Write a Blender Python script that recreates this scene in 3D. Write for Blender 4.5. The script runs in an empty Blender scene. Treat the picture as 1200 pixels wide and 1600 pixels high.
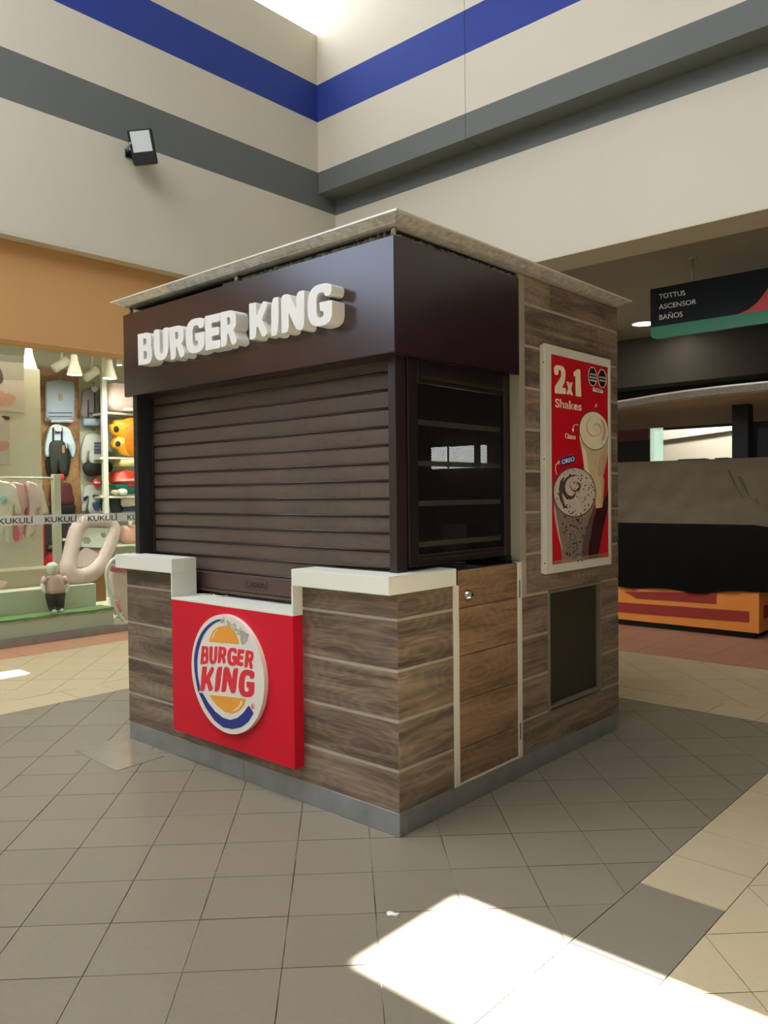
import bpy, bmesh, math, random
from mathutils import Vector, Matrix
from mathutils.geometry import tessellate_polygon
random.seed(7)
S = bpy.context.scene
COL = S.collection

# ------------------------------------------------------------------ camera
CAM = Vector((2.2649, -2.5946, 1.5))
YAW, PIT, ROL, FPX = -0.7330, -0.0231, -0.0109, 1247.8
_f = Vector((math.sin(YAW)*math.cos(PIT), math.cos(YAW)*math.cos(PIT), math.sin(PIT)))
_r0 = _f.cross(Vector((0, 0, 1))).normalized(); _u0 = _r0.cross(_f)
_r = _r0*math.cos(ROL)+_u0*math.sin(ROL); _u = -_r0*math.sin(ROL)+_u0*math.cos(ROL)
cd = bpy.data.cameras.new('camera'); cam = bpy.data.objects.new('camera', cd); COL.objects.link(cam)
cd.sensor_fit = 'HORIZONTAL'; cd.sensor_width = 36; cd.lens = FPX*36/1200; cd.clip_start = .05; cd.clip_end = 100
cam.matrix_world = Matrix(((_r.x, _u.x, -_f.x, CAM.x), (_r.y, _u.y, -_f.y, CAM.y), (_r.z, _u.z, -_f.z, CAM.z), (0, 0, 0, 1)))
S.camera = cam
def at(px, py, ax, v):          # measured photo point -> point on a real plane of the place
    d = _f+_r*((px-600)/FPX)-_u*((py-800)/FPX); i = 'xyz'.index(ax)
    return CAM+d*((v-CAM[i])/d[i])
def seen(p):
    d = Vector(p)-CAM; z = d.dot(_f)
    return (600+FPX*d.dot(_r)/z, 800-FPX*d.dot(_u)/z) if z > .1 else (-9e3, -9e3)

# ------------------------------------------------------------------ world, sun, exposure
W = bpy.data.worlds.new('sky'); S.world = W; W.use_nodes = True
W.node_tree.nodes['Background'].inputs[0].default_value = (.62, .76, 1, 1)
W.node_tree.nodes['Background'].inputs[1].default_value = 1.2
SUN = Vector((.05, -.25, -1)).normalized()
sl = bpy.data.lights.new('sun', 'SUN'); sl.energy = 72; sl.angle = .0093; sl.color = (.97, .98, 1)
so = bpy.data.objects.new('sun', sl); COL.objects.link(so); so.rotation_euler = SUN.to_track_quat('-Z', 'Y').to_euler()
so.location = (0, -3, 12)
S.view_settings.view_transform = 'Standard'; S.view_settings.look = 'None'; S.view_settings.gamma = 1
S.view_settings.use_curve_mapping = False; S.view_settings.exposure = .31
try:
    S.cycles.use_denoising = True; S.cycles.max_bounces = 8; S.cycles.transparent_max_bounces = 16
    S.cycles.sample_clamp_indirect = 6
except Exception: pass
SKY_E = 5.0      # milky skylight panes

# ------------------------------------------------------------------ materials
def lin(c):
    return tuple((x/255/12.92 if x/255 <= .04045 else ((x/255+.055)/1.055)**2.4) for x in c)+(1,)
M = {}
class NT:
    def __init__(s, name):
        m = bpy.data.materials.new(name); m.use_nodes = True; s.m = m; s.t = m.node_tree; s.b = s.t.nodes['Principled BSDF']; M[name] = m
    def n(s, typ, **kw):
        nd = s.t.nodes.new('ShaderNode'+typ)
        for k, v in kw.items():
            if k.startswith('i_'): nd.inputs[k[2:].replace('_', ' ')].default_value = v
            elif k[0] == 'n' and k[1:].isdigit(): nd.inputs[int(k[1:])].default_value = v
            else: setattr(nd, k, v)
        return nd
    def l(s, a, b): s.t.links.new(a, b)
    def math(s, op, a, b=None):
        nd = s.n('Math', operation=op)
        for i, x in enumerate((a, b)):
            if x is None: continue
            if isinstance(x, (int, float)): nd.inputs[i].default_value = x
            else: s.l(x, nd.inputs[i])
        return nd.outputs[0]
    def mix(s, f, a, b):
        nd = s.n('Mix', data_type='RGBA')
        for i, x in ((0, f), (6, a), (7, b)):
            if isinstance(x, (tuple, float, int)): nd.inputs[i].default_value = x
            else: s.l(x, nd.inputs[i])
        return nd.outputs[2]
def plain(name, c, rough=.5, metal=0, noise=.06, scale=6, spec=None, bump=0):
    q = NT(name); b = q.b; b.inputs['Roughness'].default_value = rough; b.inputs['Metallic'].default_value = metal
    if spec is not None: b.inputs['Specular IOR Level'].default_value = spec
    tc = q.n('TexCoord'); nz = q.n('TexNoise', i_Scale=scale, i_Detail=5.0); q.l(tc.outputs['Object'], nz.inputs['Vector'])
    k = lin(c); lo = tuple(x*(1-noise*1.6) for x in k[:3])+(1,); hi = tuple(min(1, x*(1+noise)) for x in k[:3])+(1,)
    q.l(q.mix(nz.outputs[0], lo, hi), b.inputs['Base Color'])
    if bump:
        bp = q.n('Bump', i_Strength=bump, i_Distance=.01); q.l(nz.outputs[0], bp.inputs['Height']); q.l(bp.outputs[0], b.inputs['Normal'])
    return q
def emis(name, c, e):
    q = NT(name); q.b.inputs['Base Color'].default_value = lin(c); q.b.inputs['Emission Color'].default_value = lin(c)
    q.b.inputs['Emission Strength'].default_value = e; return q
def wood(name, cols, scale=1.0, rough=.48):
    q = NT(name); tc = q.n('TexCoord'); oi = q.n('ObjectInfo')
    off = q.math('MULTIPLY', oi.outputs['Random'], 37.0)
    cmb = q.n('CombineXYZ'); q.l(off, cmb.inputs[0]); q.l(off, cmb.inputs[2])
    ad = q.n('VectorMath', operation='ADD'); q.l(tc.outputs['Object'], ad.inputs[0]); q.l(cmb.outputs[0], ad.inputs[1])
    def stretched(v, d, ro, dist):
        mp = q.n('Mapping'); mp.inputs['Scale'].default_value = tuple(x*scale for x in v); q.l(ad.outputs[0], mp.inputs[0])
        n = q.n('TexNoise', i_Scale=1.0, i_Detail=d, i_Roughness=ro, i_Distortion=dist); q.l(mp.outputs[0], n.inputs['Vector']); return n.outputs[0]
    n1 = stretched((1.3, 9, 13), 5.0, .55, 1.1); n2 = stretched((3.5, 90, 170), 3.0, .6, .3); n3 = stretched((1.3, 3, 4), 3.0, .5, .8)
    mp = q.n('Mapping'); mp.inputs['Scale'].default_value = (2.3*scale, 5*scale, 6.5*scale); q.l(ad.outputs[0], mp.inputs[0])
    vo = q.n('TexVoronoi', i_Scale=1.0); q.l(mp.outputs[0], vo.inputs['Vector'])
    wv = q.math('MULTIPLY', q.math('SINE', q.math('MULTIPLY', q.math('ADD', vo.outputs['Distance'], q.math('MULTIPLY', n1, .35)), 46.0)), .5)
    knot = q.math('SUBTRACT', .42, q.math('MULTIPLY', vo.outputs['Distance'], 1.5)); knot = q.math('MAXIMUM', knot, 0.0)
    sm = q.math('ADD', q.math('MULTIPLY', n1, .66), q.math('MULTIPLY', n2, .34))
    sm = q.math('ADD', sm, q.math('MULTIPLY', wv, .05)); sm = q.math('SUBTRACT', sm, q.math('MULTIPLY', knot, .28))
    sm = q.math('ADD', sm, q.math('MULTIPLY', q.math('SUBTRACT', oi.outputs['Random'], .5), .06))
    cr = q.n('ValToRGB'); e = cr.color_ramp.elements
    e[0].position = .28; e[0].color = lin(cols[0]); e[1].position = .66; e[1].color = lin(cols[3])
    for p, c in ((.41, cols[1]), (.52, cols[2])):
        x = e.new(p); x.color = lin(c)
    q.l(sm, cr.inputs[0])
    g = q.mix(q.math('MULTIPLY', q.math('SUBTRACT', n3, .25), .8), cr.outputs[0], lin(cols[4]))
    q.l(g, q.b.inputs['Base Color']); q.b.inputs['Roughness'].default_value = rough
    bp = q.n('Bump', i_Strength=.1, i_Distance=.003); q.l(n2, bp.inputs['Height']); q.l(bp.outputs[0], q.b.inputs['Normal'])
    return q
def tile(name, c, rough, var=.10):
    q = NT(name); tc = q.n('TexCoord'); oi = q.n('ObjectInfo')
    ge = q.n('NewGeometry')
    n1 = q.n('TexNoise', i_Scale=1.1, i_Detail=4.0, i_Roughness=.6); q.l(ge.outputs['Position'], n1.inputs['Vector'])
    n2 = q.n('TexNoise', i_Scale=45.0, i_Detail=4.0); q.l(ge.outputs['Position'], n2.inputs['Vector'])
    k = lin(c); q.b.inputs['Specular IOR Level'].default_value = .22
    a = q.mix(n1.outputs[0], tuple(x*.86 for x in k[:3])+(1,), tuple(x*1.1 for x in k[:3])+(1,))
    v = q.math('ADD', q.math('MULTIPLY', oi.outputs['Random'], var), 1-var/2)
    v = q.math('ADD', v, q.math('MULTIPLY', q.math('SUBTRACT', n2.outputs[0], .5), .12))
    vm = q.n('VectorMath', operation='SCALE'); q.l(a, vm.inputs[0]); q.l(v, vm.inputs[3]); q.l(vm.outputs[0], q.b.inputs['Base Color'])
    q.l(q.math('ADD', q.math('MULTIPLY', n1.outputs[0], .22), rough-.11), q.b.inputs['Roughness'])
    bp = q.n('Bump', i_Strength=.05, i_Distance=.003); q.l(n2.outputs[0], bp.inputs['Height']); q.l(bp.outputs[0], q.b.inputs['Normal'])
    return q
def bands(name, base, stripes, rough=.75):
    """wall paint with horizontal painted bands at real heights"""
    q = NT(name); ge = q.n('NewGeometry'); sp = q.n('SeparateXYZ'); q.l(ge.outputs['Position'], sp.inputs[0])
    nz = q.n('TexNoise', i_Scale=.7, i_Detail=3.0); q.l(ge.outputs['Position'], nz.inputs['Vector'])
    k = lin(base); c = q.mix(nz.outputs[0], tuple(x*.95 for x in k[:3])+(1,), tuple(min(1, x*1.04) for x in k[:3])+(1,))
    for z0, z1, col in stripes:
        f = q.math('MULTIPLY', q.math('GREATER_THAN', sp.outputs[2], z0), q.math('LESS_THAN', sp.outputs[2], z1))
        c = q.mix(f, c, lin(col))
    q.l(c, q.b.inputs['Base Color']); q.b.inputs['Roughness'].default_value = rough
    return q
def glass(name, tint, refl=.07, rough=.03):
    q = NT(name); t = q.n('BsdfTransparent'); t.inputs[0].default_value = tint
    g = q.n('BsdfGlossy'); g.inputs['Roughness'].default_value = rough
    lw = q.n('LayerWeight', i_Blend=.35); f = q.math('ADD', q.math('MULTIPLY', lw.outputs['Fresnel'], .35), refl)
    mx = q.n('MixShader'); q.l(f, mx.inputs[0]); q.l(t.outputs[0], mx.inputs[1]); q.l(g.outputs[0], mx.inputs[2])
    q.l(mx.outputs[0], q.t.nodes['Material Output'].inputs[0]); return q
def film(name, c, alpha, rough=.4):
    q = NT(name); q.b.inputs['Base Color'].default_value = lin(c); q.b.inputs['Roughness'].default_value = rough
    q.b.inputs['Alpha'].default_value = alpha; return q
def perforated(name, c, axis, pitch=.0085, r=.0026, rough=.38, metal=.25):
    """sheet metal with real see-through round holes in staggered rows"""
    q = NT(name); ge = q.n('NewGeometry'); sp = q.n('SeparateXYZ'); q.l(ge.outputs['Position'], sp.inputs[0])
    a = sp.outputs['xyz'.index(axis)]; z = sp.outputs[2]
    def dots(oa, oz):
        fa = q.math('SUBTRACT', q.math('FLOORED_MODULO', q.math('ADD', a, oa), pitch), pitch/2)
        fz = q.math('SUBTRACT', q.math('FLOORED_MODULO', q.math('ADD', z, oz), pitch*1.2), pitch*.6)
        d = q.math('ADD', q.math('MULTIPLY', fa, fa), q.math('MULTIPLY', fz, fz))
        return q.math('LESS_THAN', d, r*r)
    h = q.math('MAXIMUM', dots(0, 0), dots(pitch/2, pitch*.6))
    q.l(q.math('SUBTRACT', 1.0, h), q.b.inputs['Alpha'])
    nz = q.n('TexNoise', i_Scale=3.0, i_Detail=5.0); q.l(ge.outputs['Position'], nz.inputs['Vector'])
    k = lin(c); q.l(q.mix(nz.outputs[0], tuple(x*.75 for x in k[:3])+(1,), tuple(x*1.25 for x in k[:3])+(1,)), q.b.inputs['Base Color'])
    q.b.inputs['Roughness'].default_value = rough; q.b.inputs['Metallic'].default_value = metal
    return q

BLUE, GREY, CREAM = (34, 60, 150), (102, 107, 105), (212, 206, 190)
bands('paint_left', CREAM, [(6.415, 6.90, BLUE), (5.275, 5.757, GREY)])
bands('paint_right', CREAM, [(6.415, 6.90, BLUE), (5.271, 5.757, GREY)])
plain('cream', CREAM, .8, noise=.03, scale=1); plain('soffit', (206, 196, 174), .85, noise=.04)
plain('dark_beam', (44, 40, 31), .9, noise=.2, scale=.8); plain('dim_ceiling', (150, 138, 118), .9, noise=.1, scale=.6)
plain('orange_wall', (214, 164, 106), .7, noise=.04, scale=1)
q = plain('grout', (88, 78, 64), .9, noise=.35, scale=9)
nz = q.n('TexNoise', i_Scale=3.2, i_Detail=2.0); ge = q.n('NewGeometry'); q.l(ge.outputs['Position'], nz.inputs['Vector'])
cr = q.n('ValToRGB'); e = cr.color_ramp.elements; e[0].position = .40; e[0].color = lin((46, 40, 32)); e[1].position = .62; e[1].color = lin((166, 156, 136))
x_ = e.new(.47); x_.color = lin((98, 90, 76)); q.l(nz.outputs[0], cr.inputs[0]); q.l(cr.outputs[0], q.b.inputs['Base Color']); plain('screed', (120, 110, 95), .8)
tile('tile_grey', (131, 122, 105), .46, .06); tile('tile_beige', (192, 175, 142), .42, .05); tile('tile_terra', (178, 132, 104), .44, .06)
plain('repair', (138, 130, 114), .16, noise=.15, scale=8)
WOODC = [(42, 32, 26), (82, 66, 53), (120, 100, 82), (156, 135, 112), (116, 104, 93)]
wood('wood', WOODC)
wood('wood_warm', [(62, 43, 30), (108, 80, 56), (140, 109, 80), (164, 134, 102), (122, 96, 72)])
plain('groutwood', (166, 156, 142), .7, noise=.15, scale=12)
plain('plinth_metal', (166, 170, 170), .34, .68, noise=.25, scale=7, bump=.05)
plain('white_laminate', (226, 226, 214), .35, noise=.02)
plain('white_strip', (212, 206, 192), .45, noise=.03)
plain('red_panel', (208, 18, 44), .42, noise=.06, scale=2, spec=.25)
plain('fascia_brown', (44, 26, 35), .2, .0, noise=.45, scale=2.2, spec=1.0)
plain('frame_dark', (30, 20, 20), .35, .1, noise=.2, scale=5); plain('post_brown', (46, 31, 31), .3, .2, noise=.2, scale=5, spec=.8)
perforated('slat_front', (122, 106, 96), 'x', .0085, .0020); perforated('screen_side', (26, 19, 18), 'y', .0105, .0031)
plain('rib_brown', (60, 46, 42), .3, .3, noise=.15); plain('rib_light', (206, 200, 190), .4, .2)
plain('plate_brown', (86, 66, 60), .42, .2)
plain('dark_inside', (30, 28, 27), .8); plain('steel', (190, 190, 188), .22, 1, noise=.1)
plain('brushed', (176, 172, 164), .33, .9, noise=.15, scale=20)
q = plain('galvanized', (206, 202, 192), .34, .55, noise=.1, scale=34)
vo = q.n('TexVoronoi', i_Scale=42.0); tc = q.n('TexCoord'); q.l(tc.outputs['Object'], vo.inputs['Vector'])
q.l(q.mix(vo.outputs['Color'], lin((178, 174, 162)), lin((226, 222, 212))), q.b.inputs['Base Color'])
plain('roof_edge', (214, 208, 196), .4, .3)
plain('foil', (216, 210, 196), .4, .3, noise=.6, scale=60, bump=1.0)
plain('jamb', (150, 146, 126), .5, .1)
plain('letter_white', (228, 226, 220), .3, noise=.02); plain('letter_side', (214, 210, 196), .55, noise=.03)
plain('logo_white', (226, 220, 206), .4, noise=.03); plain('logo_red', (222, 42, 60), .45, noise=.03)
plain('logo_blue', (30, 52, 132), .4, noise=.04); plain('logo_bun', (232, 160, 58), .45, noise=.05); plain('bun_shine', (246, 212, 160), .45)
plain('worn', (176, 172, 160), .7, noise=.25, scale=40)
plain('frame_white', (206, 202, 190), .4); plain('print_red', (196, 18, 36), .3, noise=.05, scale=3)
plain('print_cream', (240, 224, 190), .35); plain('print_black', (26, 24, 22), .35); plain('print_white', (236, 232, 224), .35)
plain('shadow_print', (58, 26, 32), .35, noise=.3, scale=6)
plain('mesh_frame', (128, 120, 108), .5, .3)
perforated('vent_mesh', (84, 78, 66), 'y', .0185, .0056, .45, .5)
plain('navy', (12, 19, 27), .5, spec=.2); plain('sign_green', (34, 128, 92), .45); plain('sign_red', (208, 52, 40), .45)
plain('black_plastic', (22, 22, 23), .45); plain('lamp_glass', (214, 220, 222), .25, noise=.02); plain('black_metal', (24, 25, 30), .4, .2)
plain('cloth_brown', (104, 92, 74), .8, noise=.3, scale=4, bump=.3, spec=.15); plain('cloth_black', (18, 17, 15), .8, spec=.08, noise=.2, scale=5, bump=.3)
plain('kiosk_orange', (226, 140, 58), .5); plain('kiosk_red', (150, 44, 30), .6); plain('toe_black', (14, 13, 12), .6)
plain('granite', (116, 108, 92), .5, noise=.5, scale=60); plain('canopy_beige', (190, 166, 134), .7)
glass('shop_glass', (.93, .97, .93, 1), .05); glass('green_glass', (.55, .8, .7, 1), .12, .1)
film('frost', (225, 228, 222), .5); film('plastic_film', (240, 235, 238), .16, .12); plain('ink', (32, 30, 34), .5)
plain('shop_white', (222, 222, 206), .6, noise=.03); plain('shop_grey', (196, 198, 184), .75, noise=.03)
plain('pale_board', (216, 214, 196), .55, noise=.03); plain('beige_board', (190, 178, 156), .6, noise=.03)
plain('grass', (106, 146, 86), .9, noise=.35, scale=60, bump=.6)
wood('panel_wood', [(96, 68, 44), (128, 92, 60), (160, 120, 78), (190, 148, 100), (150, 116, 84)], .5)
for nm, c in dict(pink=(232, 190, 188), pale_pink=(240, 214, 208), hot_pink=(232, 120, 138), cream_cloth=(240, 230, 216), blue_cloth=(164, 186, 212),
                  pale_blue=(196, 212, 228), grey_cloth=(190, 194, 188), dark_cloth=(44, 50, 46), black_cloth=(22, 22, 24), maroon=(88, 30, 36), check=(128, 122, 126),
                  denim=(44, 62, 92), teal=(164, 216, 214), print_blue=(64, 88, 150), skin_print=(212, 164, 152), hair_print=(70, 60, 56), yellow=(240, 172, 36),
                  deep_yellow=(216, 128, 24), toy_red=(206, 62, 46), toy_green=(30, 120, 106), ball_white=(236, 240, 232), ball_beige=(200, 196, 160), box_yellow=(222, 214, 150),
                  card=(176, 138, 92), ext_red=(196, 24, 34), tag_red=(206, 40, 52), paper_print=(208, 202, 192), mist=(168, 166, 156), dusk=(112, 110, 102)).items():
    plain(nm, c, .7 if 'toy' not in nm and 'yellow' not in nm and 'ball' not in nm and 'ext' not in nm else .35, noise=.08, scale=14)
emis('lamp_lit', (255, 250, 238), 14); emis('downlight', (255, 248, 230), 10); emis('panel_glow', (235, 238, 235), 1.2)
emis('skylight_milky', (240, 244, 250), SKY_E); emis('window_sky', (214, 228, 255), 2.6)

# ------------------------------------------------------------------ object helpers
WL = {}
def tag(o, label=None, cat=None, group=None, kind=None):
    for k, v in (('label', label), ('category', cat), ('group', group), ('kind', kind)):
        if v: o[k] = v
    return o
def wloc(o): return WL.get(o.name, Vector((0, 0, 0))) if o else Vector((0, 0, 0))
def thing(name, label, cat, loc, group=None):
    o = bpy.data.objects.new(name, None); COL.objects.link(o); o.empty_display_size = .1; o.location = loc; WL[o.name] = Vector(loc)
    return tag(o, label, cat, group)
def put(name, me, loc, mat, parent=None, rot=None):
    o = bpy.data.objects.new(name, me); COL.objects.link(o)
    if mat and not me.materials: me.materials.append(M[mat])
    WL[o.name] = Vector(loc); o.location = Vector(loc)-wloc(parent)
    if rot: o.rotation_euler = rot
    if parent: o.parent = parent
    return o
def finish(name, bm, mat, parent=None, smooth=False, base=False):
    """bm holds world coordinates; the object's origin goes to its centre (or its base)"""
    vs = [v.co for v in bm.verts]
    lo = Vector(map(min, zip(*vs))); hi = Vector(map(max, zip(*vs))); c = (lo+hi)/2
    if base: c.z = lo.z
    bmesh.ops.translate(bm, vec=-c, verts=bm.verts)
    bmesh.ops.recalc_face_normals(bm, faces=bm.faces)
    me = bpy.data.meshes.new(name); bm.to_mesh(me); bm.free()
    if smooth: me.polygons.foreach_set('use_smooth', [True]*len(me.polygons))
    return put(name, me, c, mat, parent)
def bbox(bm, x0, x1, y0, y1, z0, z1, bev=0, seg=1):
    r = bmesh.ops.create_cube(bm, size=1)
    for v in r['verts']:
        v.co = Vector(((x0+x1)/2+v.co.x*(x1-x0), (y0+y1)/2+v.co.y*(y1-y0), (z0+z1)/2+v.co.z*(z1-z0)))
    if bev:
        es = list({e for v in r['verts'] for e in v.link_edges})
        bmesh.ops.bevel(bm, geom=es, offset=bev, segments=seg, affect='EDGES', profile=.5)
    return bm
def box(name, x0, x1, y0, y1, z0, z1, mat, parent=None, bev=0, seg=1):
    return finish(name, bbox(bmesh.new(), x0, x1, y0, y1, z0, z1, bev, seg), mat, parent)
def tube_bm(bm, pts, r, n=10, closed=False, caps=True):
    pts = [Vector(p) for p in pts]; rings = []; N = len(pts); up = None
    for i, p in enumerate(pts):
        a = pts[(i-1) % N] if closed or i else p; b = pts[(i+1) % N] if closed or i < N-1 else p
        t = (b-a).normalized()
        if up is None: up = Vector((0, 0, 1)) if abs(t.z) < .9 else Vector((1, 0, 0))
        s = t.cross(up).normalized(); up = s.cross(t).normalized()
        rr = r[i] if isinstance(r, (list, tuple)) else r
        rings.append([bm.verts.new(p+(s*math.cos(2*math.pi*k/n)+up*math.sin(2*math.pi*k/n))*rr) for k in range(n)])
    for i in range(N if closed else N-1):
        A, B = rings[i], rings[(i+1) % N]
        for k in range(n): bm.faces.new((A[k], A[(k+1) % n], B[(k+1) % n], B[k]))
    if caps and not closed:
        bm.faces.new(rings[0]); bm.faces.new(rings[-1])
    return bm
def tube(name, pts, r, mat, parent=None, n=10, closed=False):
    return finish(name, tube_bm(bmesh.new(), pts, r, n, closed), mat, parent, smooth=True)
def lathe(name, c, prof, mat, parent=None, n=20, axis='z'):
    bm = bmesh.new(); rings = []
    for r, h in prof:
        ring = []
        for k in range(n):
            a = 2*math.pi*k/n
            p = Vector((r*math.cos(a), r*math.sin(a), h))
            if axis == 'x': p = Vector((h, r*math.cos(a), r*math.sin(a)))
            if axis == 'y': p = Vector((r*math.cos(a), h, r*math.sin(a)))
            ring.append(bm.verts.new(Vector(c)+p))
        rings.append(ring)
    for A, B in zip(rings, rings[1:]):
        for k in range(n): bm.faces.new((A[k], A[(k+1) % n], B[(k+1) % n], B[k]))
    bm.faces.new(rings[0]); bm.faces.new(rings[-1])
    return finish(name, bm, mat, parent, smooth=True)
def prism_bm(bm, loops, f0, f1, puff=0):
    """loops: outer outline + holes (2D); f0/f1 map a 2D point to the front/back surface"""
    tri = tessellate_polygon([[Vector((x, y, 0)) for x, y in lp] for lp in loops])
    flat = [p for lp in loops for p in lp]
    A = [bm.verts.new(f0(*p)) for p in flat]; B = [bm.verts.new(f1(*p)) for p in flat]
    for t in tri:
        for vs in (A, B):
            try: bm.faces.new([vs[i] for i in t])
            except ValueError: pass
    k = 0
    for lp in loops:
        n = len(lp)
        for i in range(n):
            a, b = k+i, k+(i+1) % n
            try: bm.faces.new((A[a], A[b], B[b], B[a]))
            except ValueError: pass
        k += n
    return bm
def rounded(pts, n=5):
    """polygon [(x,y,r)] with corners rounded off"""
    out = []; N = len(pts)
    for i in range(N):
        p = pts[i]; r = p[2] if len(p) > 2 else 0
        P = Vector(p[:2]); A = Vector(pts[i-1][:2]); B = Vector(pts[(i+1) % N][:2])
        if r <= 0: out.append(tuple(P)); continue
        da, db = A-P, B-P; ra = min(r, da.length*.49); rb = min(r, db.length*.49)
        a = P+da.normalized()*ra; b = P+db.normalized()*rb
        for k in range(n+1):
            t = k/n; out.append(tuple(a*(1-t)**2+P*2*t*(1-t)+b*t*t))
    return out
def smooth_loop(pts, k=4):
    """closed Catmull-Rom curve through points"""
    out = []; N = len(pts); P = [Vector(p) for p in pts]
    for i in range(N):
        a, b, c, d = P[i-1], P[i], P[(i+1) % N], P[(i+2) % N]
        for j in range(k):
            t = j/k
            out.append(tuple(.5*((2*b)+(c-a)*t+(2*a-5*b+4*c-d)*t*t+(3*b-a-3*c+d)*t**3)))
    return out
def circle(cx, cy, r, n=24, ry=None): return [(cx+r*math.cos(2*math.pi*i/n), cy+(ry or r)*math.sin(2*math.pi*i/n)) for i in range(n)]
def text_bm(txt, weight=0, extrude=.5):
    cu = bpy.data.curves.new('t', 'FONT'); cu.body = txt; cu.size = 1; cu.offset = weight; cu.extrude = 0; cu.resolution_u = 4
    o = bpy.data.objects.new('t', cu); COL.objects.link(o); bpy.context.view_layer.update()
    me = bpy.data.meshes.new_from_object(o); bpy.data.objects.remove(o); bpy.data.curves.remove(cu)
    bm = bmesh.new(); bm.from_mesh(me); bpy.data.meshes.remove(me)
    xs = [v.co.x for v in bm.verts]; ys = [v.co.y for v in bm.verts]
    for v in bm.verts: v.co = Vector(((v.co.x-min(xs))/(max(xs)-min(xs)), (v.co.y-min(ys))/(max(ys)-min(ys)), 0))
    return bm
def text_on(name, txt, o, uvec, vvec, nvec, mat, parent, weight=0, thick=.0008):
    """flat lettering: unit text box mapped on o + u*uvec + v*vvec"""
    bm = text_bm(txt, weight); o, uvec, vvec, nvec = map(Vector, (o, uvec, vvec, nvec))
    r = bmesh.ops.extrude_face_region(bm, geom=bm.faces[:])
    top = {e for e in r['geom'] if isinstance(e, bmesh.types.BMVert)}
    for v in bm.verts: v.co = o+uvec*v.co.x+vvec*v.co.y+nvec*(thick if v in top else 0)
    return finish(name, bm, mat, parent)
def puffy(name, pts, plane, thick, mat, parent=None, axis='x', sm=True, base=False):
    """cloth-like cushioned solid: outline (photo points on a real plane) with a rounded front and back"""
    lp = [tuple(p) for p in (smooth_loop(pts, 3) if sm else pts)]
    W3 = [at(x, y, axis, plane) for x, y in lp]
    i = 'xyz'.index(axis); j = 1-i if i < 2 else 0
    sgn = 1 if CAM[i] > plane else -1
    bm = bmesh.new(); n = len(W3)
    cen = sum(W3, Vector())/n
    def ring(s, off): return [bm.verts.new(Vector([(cen+(p-cen)*s)[q]+(off*sgn if q == i else 0) for q in range(3)])) for p in W3]
    R = [ring(.93, -thick/2), ring(1, -thick*.2), ring(1, thick*.2), ring(.93, thick/2)]
    for A, B in zip(R, R[1:]):
        for k in range(n): bm.faces.new((A[k], A[(k+1) % n], B[(k+1) % n], B[k]))
    tri = tessellate_polygon([[Vector((p[j], p[2], 0)) for p in W3]])
    for A in (R[0], R[-1]):
        for t in tri:
            try: bm.faces.new([A[q] for q in t])
            except ValueError: pass
    return finish(name, bm, mat, parent, smooth=True, base=base)
def flat(name, pts, plane, thick, mat, parent=None, axis='x', holes=(), sm=False):
    """flat print / board of given thickness standing on a real plane (front at plane, towards the camera side)"""
    i = 'xyz'.index(axis); sgn = 1 if CAM[i] > plane else -1
    j = 1 if i == 0 else 0
    loops = []
    for lp in [pts]+list(holes):
        lp = smooth_loop(lp) if sm else lp
        loops.append([(at(x, y, axis, plane)[j], at(x, y, axis, plane)[2]) for x, y in lp])
    def mk(off):
        def f(a, z):
            v = Vector((0, 0, z)); v[i] = plane+off; v[j] = a; return v
        return f
    return finish(name, prism_bm(bmesh.new(), loops, mk(0), mk(-sgn*thick)), mat, parent)

# ================================================================== SETTING
# ---- floor: screed slab with separate tiles
R2 = math.sqrt(2)
floor = box('floor', -12, 9.5, -11, 16, -.12, -.004, 'grout'); tag(floor, 'tiled mall floor of grey, beige and terracotta squares', 'floor', kind='structure')
def clip(poly, x0, x1, y0, y1):
    for ax, v, s in ((0, x0, 1), (0, x1, -1), (1, y0, 1), (1, y1, -1)):
        out = []
        for i in range(len(poly)):
            a, b = poly[i-1], poly[i]; da, db = (a[ax]-v)*s, (b[ax]-v)*s
            if (da >= 0) != (db >= 0):
                t = da/(da-db); out.append((a[0]+(b[0]-a[0])*t, a[1]+(b[1]-a[1])*t))
            if db >= 0: out.append(b)
        poly = out
        if len(poly) < 3: return None
    return poly
def area(p): return abs(sum(p[i-1][0]*p[i][1]-p[i][0]*p[i-1][1] for i in range(len(p))))/2
TILES = []      # (polygon, material, name)
P = .311
def diag(x0, x1, y0, y1, u0, v0, mat, name):
    g = .0018
    us = [(x+y)/R2 for x in (x0, x1) for y in (y0, y1)]; vs = [(x-y)/R2 for x in (x0, x1) for y in (y0, y1)]
    for i in range(math.floor((min(us)-u0)/P), math.ceil((max(us)-u0)/P)):
        for j in range(math.floor((min(vs)-v0)/P), math.ceil((max(vs)-v0)/P)):
            U0, U1, V0, V1 = u0+i*P+g, u0+i*P+P-g, v0+j*P+g, v0+j*P+P-g
            sq = [((U+V)/R2, (U-V)/R2) for U, V in ((U0, V0), (U1, V0), (U1, V1), (U0, V1))]
            c = clip(sq, x0+g, x1-g, y0+g, y1-g)
            if c and area(c) > .002: TILES.append((c, mat, name))
def square(x0, x1, y0, y1, px, py, ox, oy, mat, name):
    g = .0018
    for i in range(math.floor((x0-ox)/px), math.ceil((x1-ox)/px)):
        for j in range(math.floor((y0-oy)/py), math.ceil((y1-oy)/py)):
            sq = [(ox+i*px+g, oy+j*py+g), (ox+i*px+px-g, oy+j*py+g), (ox+i*px+px-g, oy+j*py+py-g), (ox+i*px+g, oy+j*py+py-g)]
            c = clip(sq, x0+g, x1-g, y0+g, y1-g)
            if c and area(c) > .001: TILES.append((c, mat, name))
XL, XR, YB = -3.385, .957, 2.828
diag(XL, XR, -5.2, YB, .181, -.008, 'tile_grey', 'grey_tile')
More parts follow.
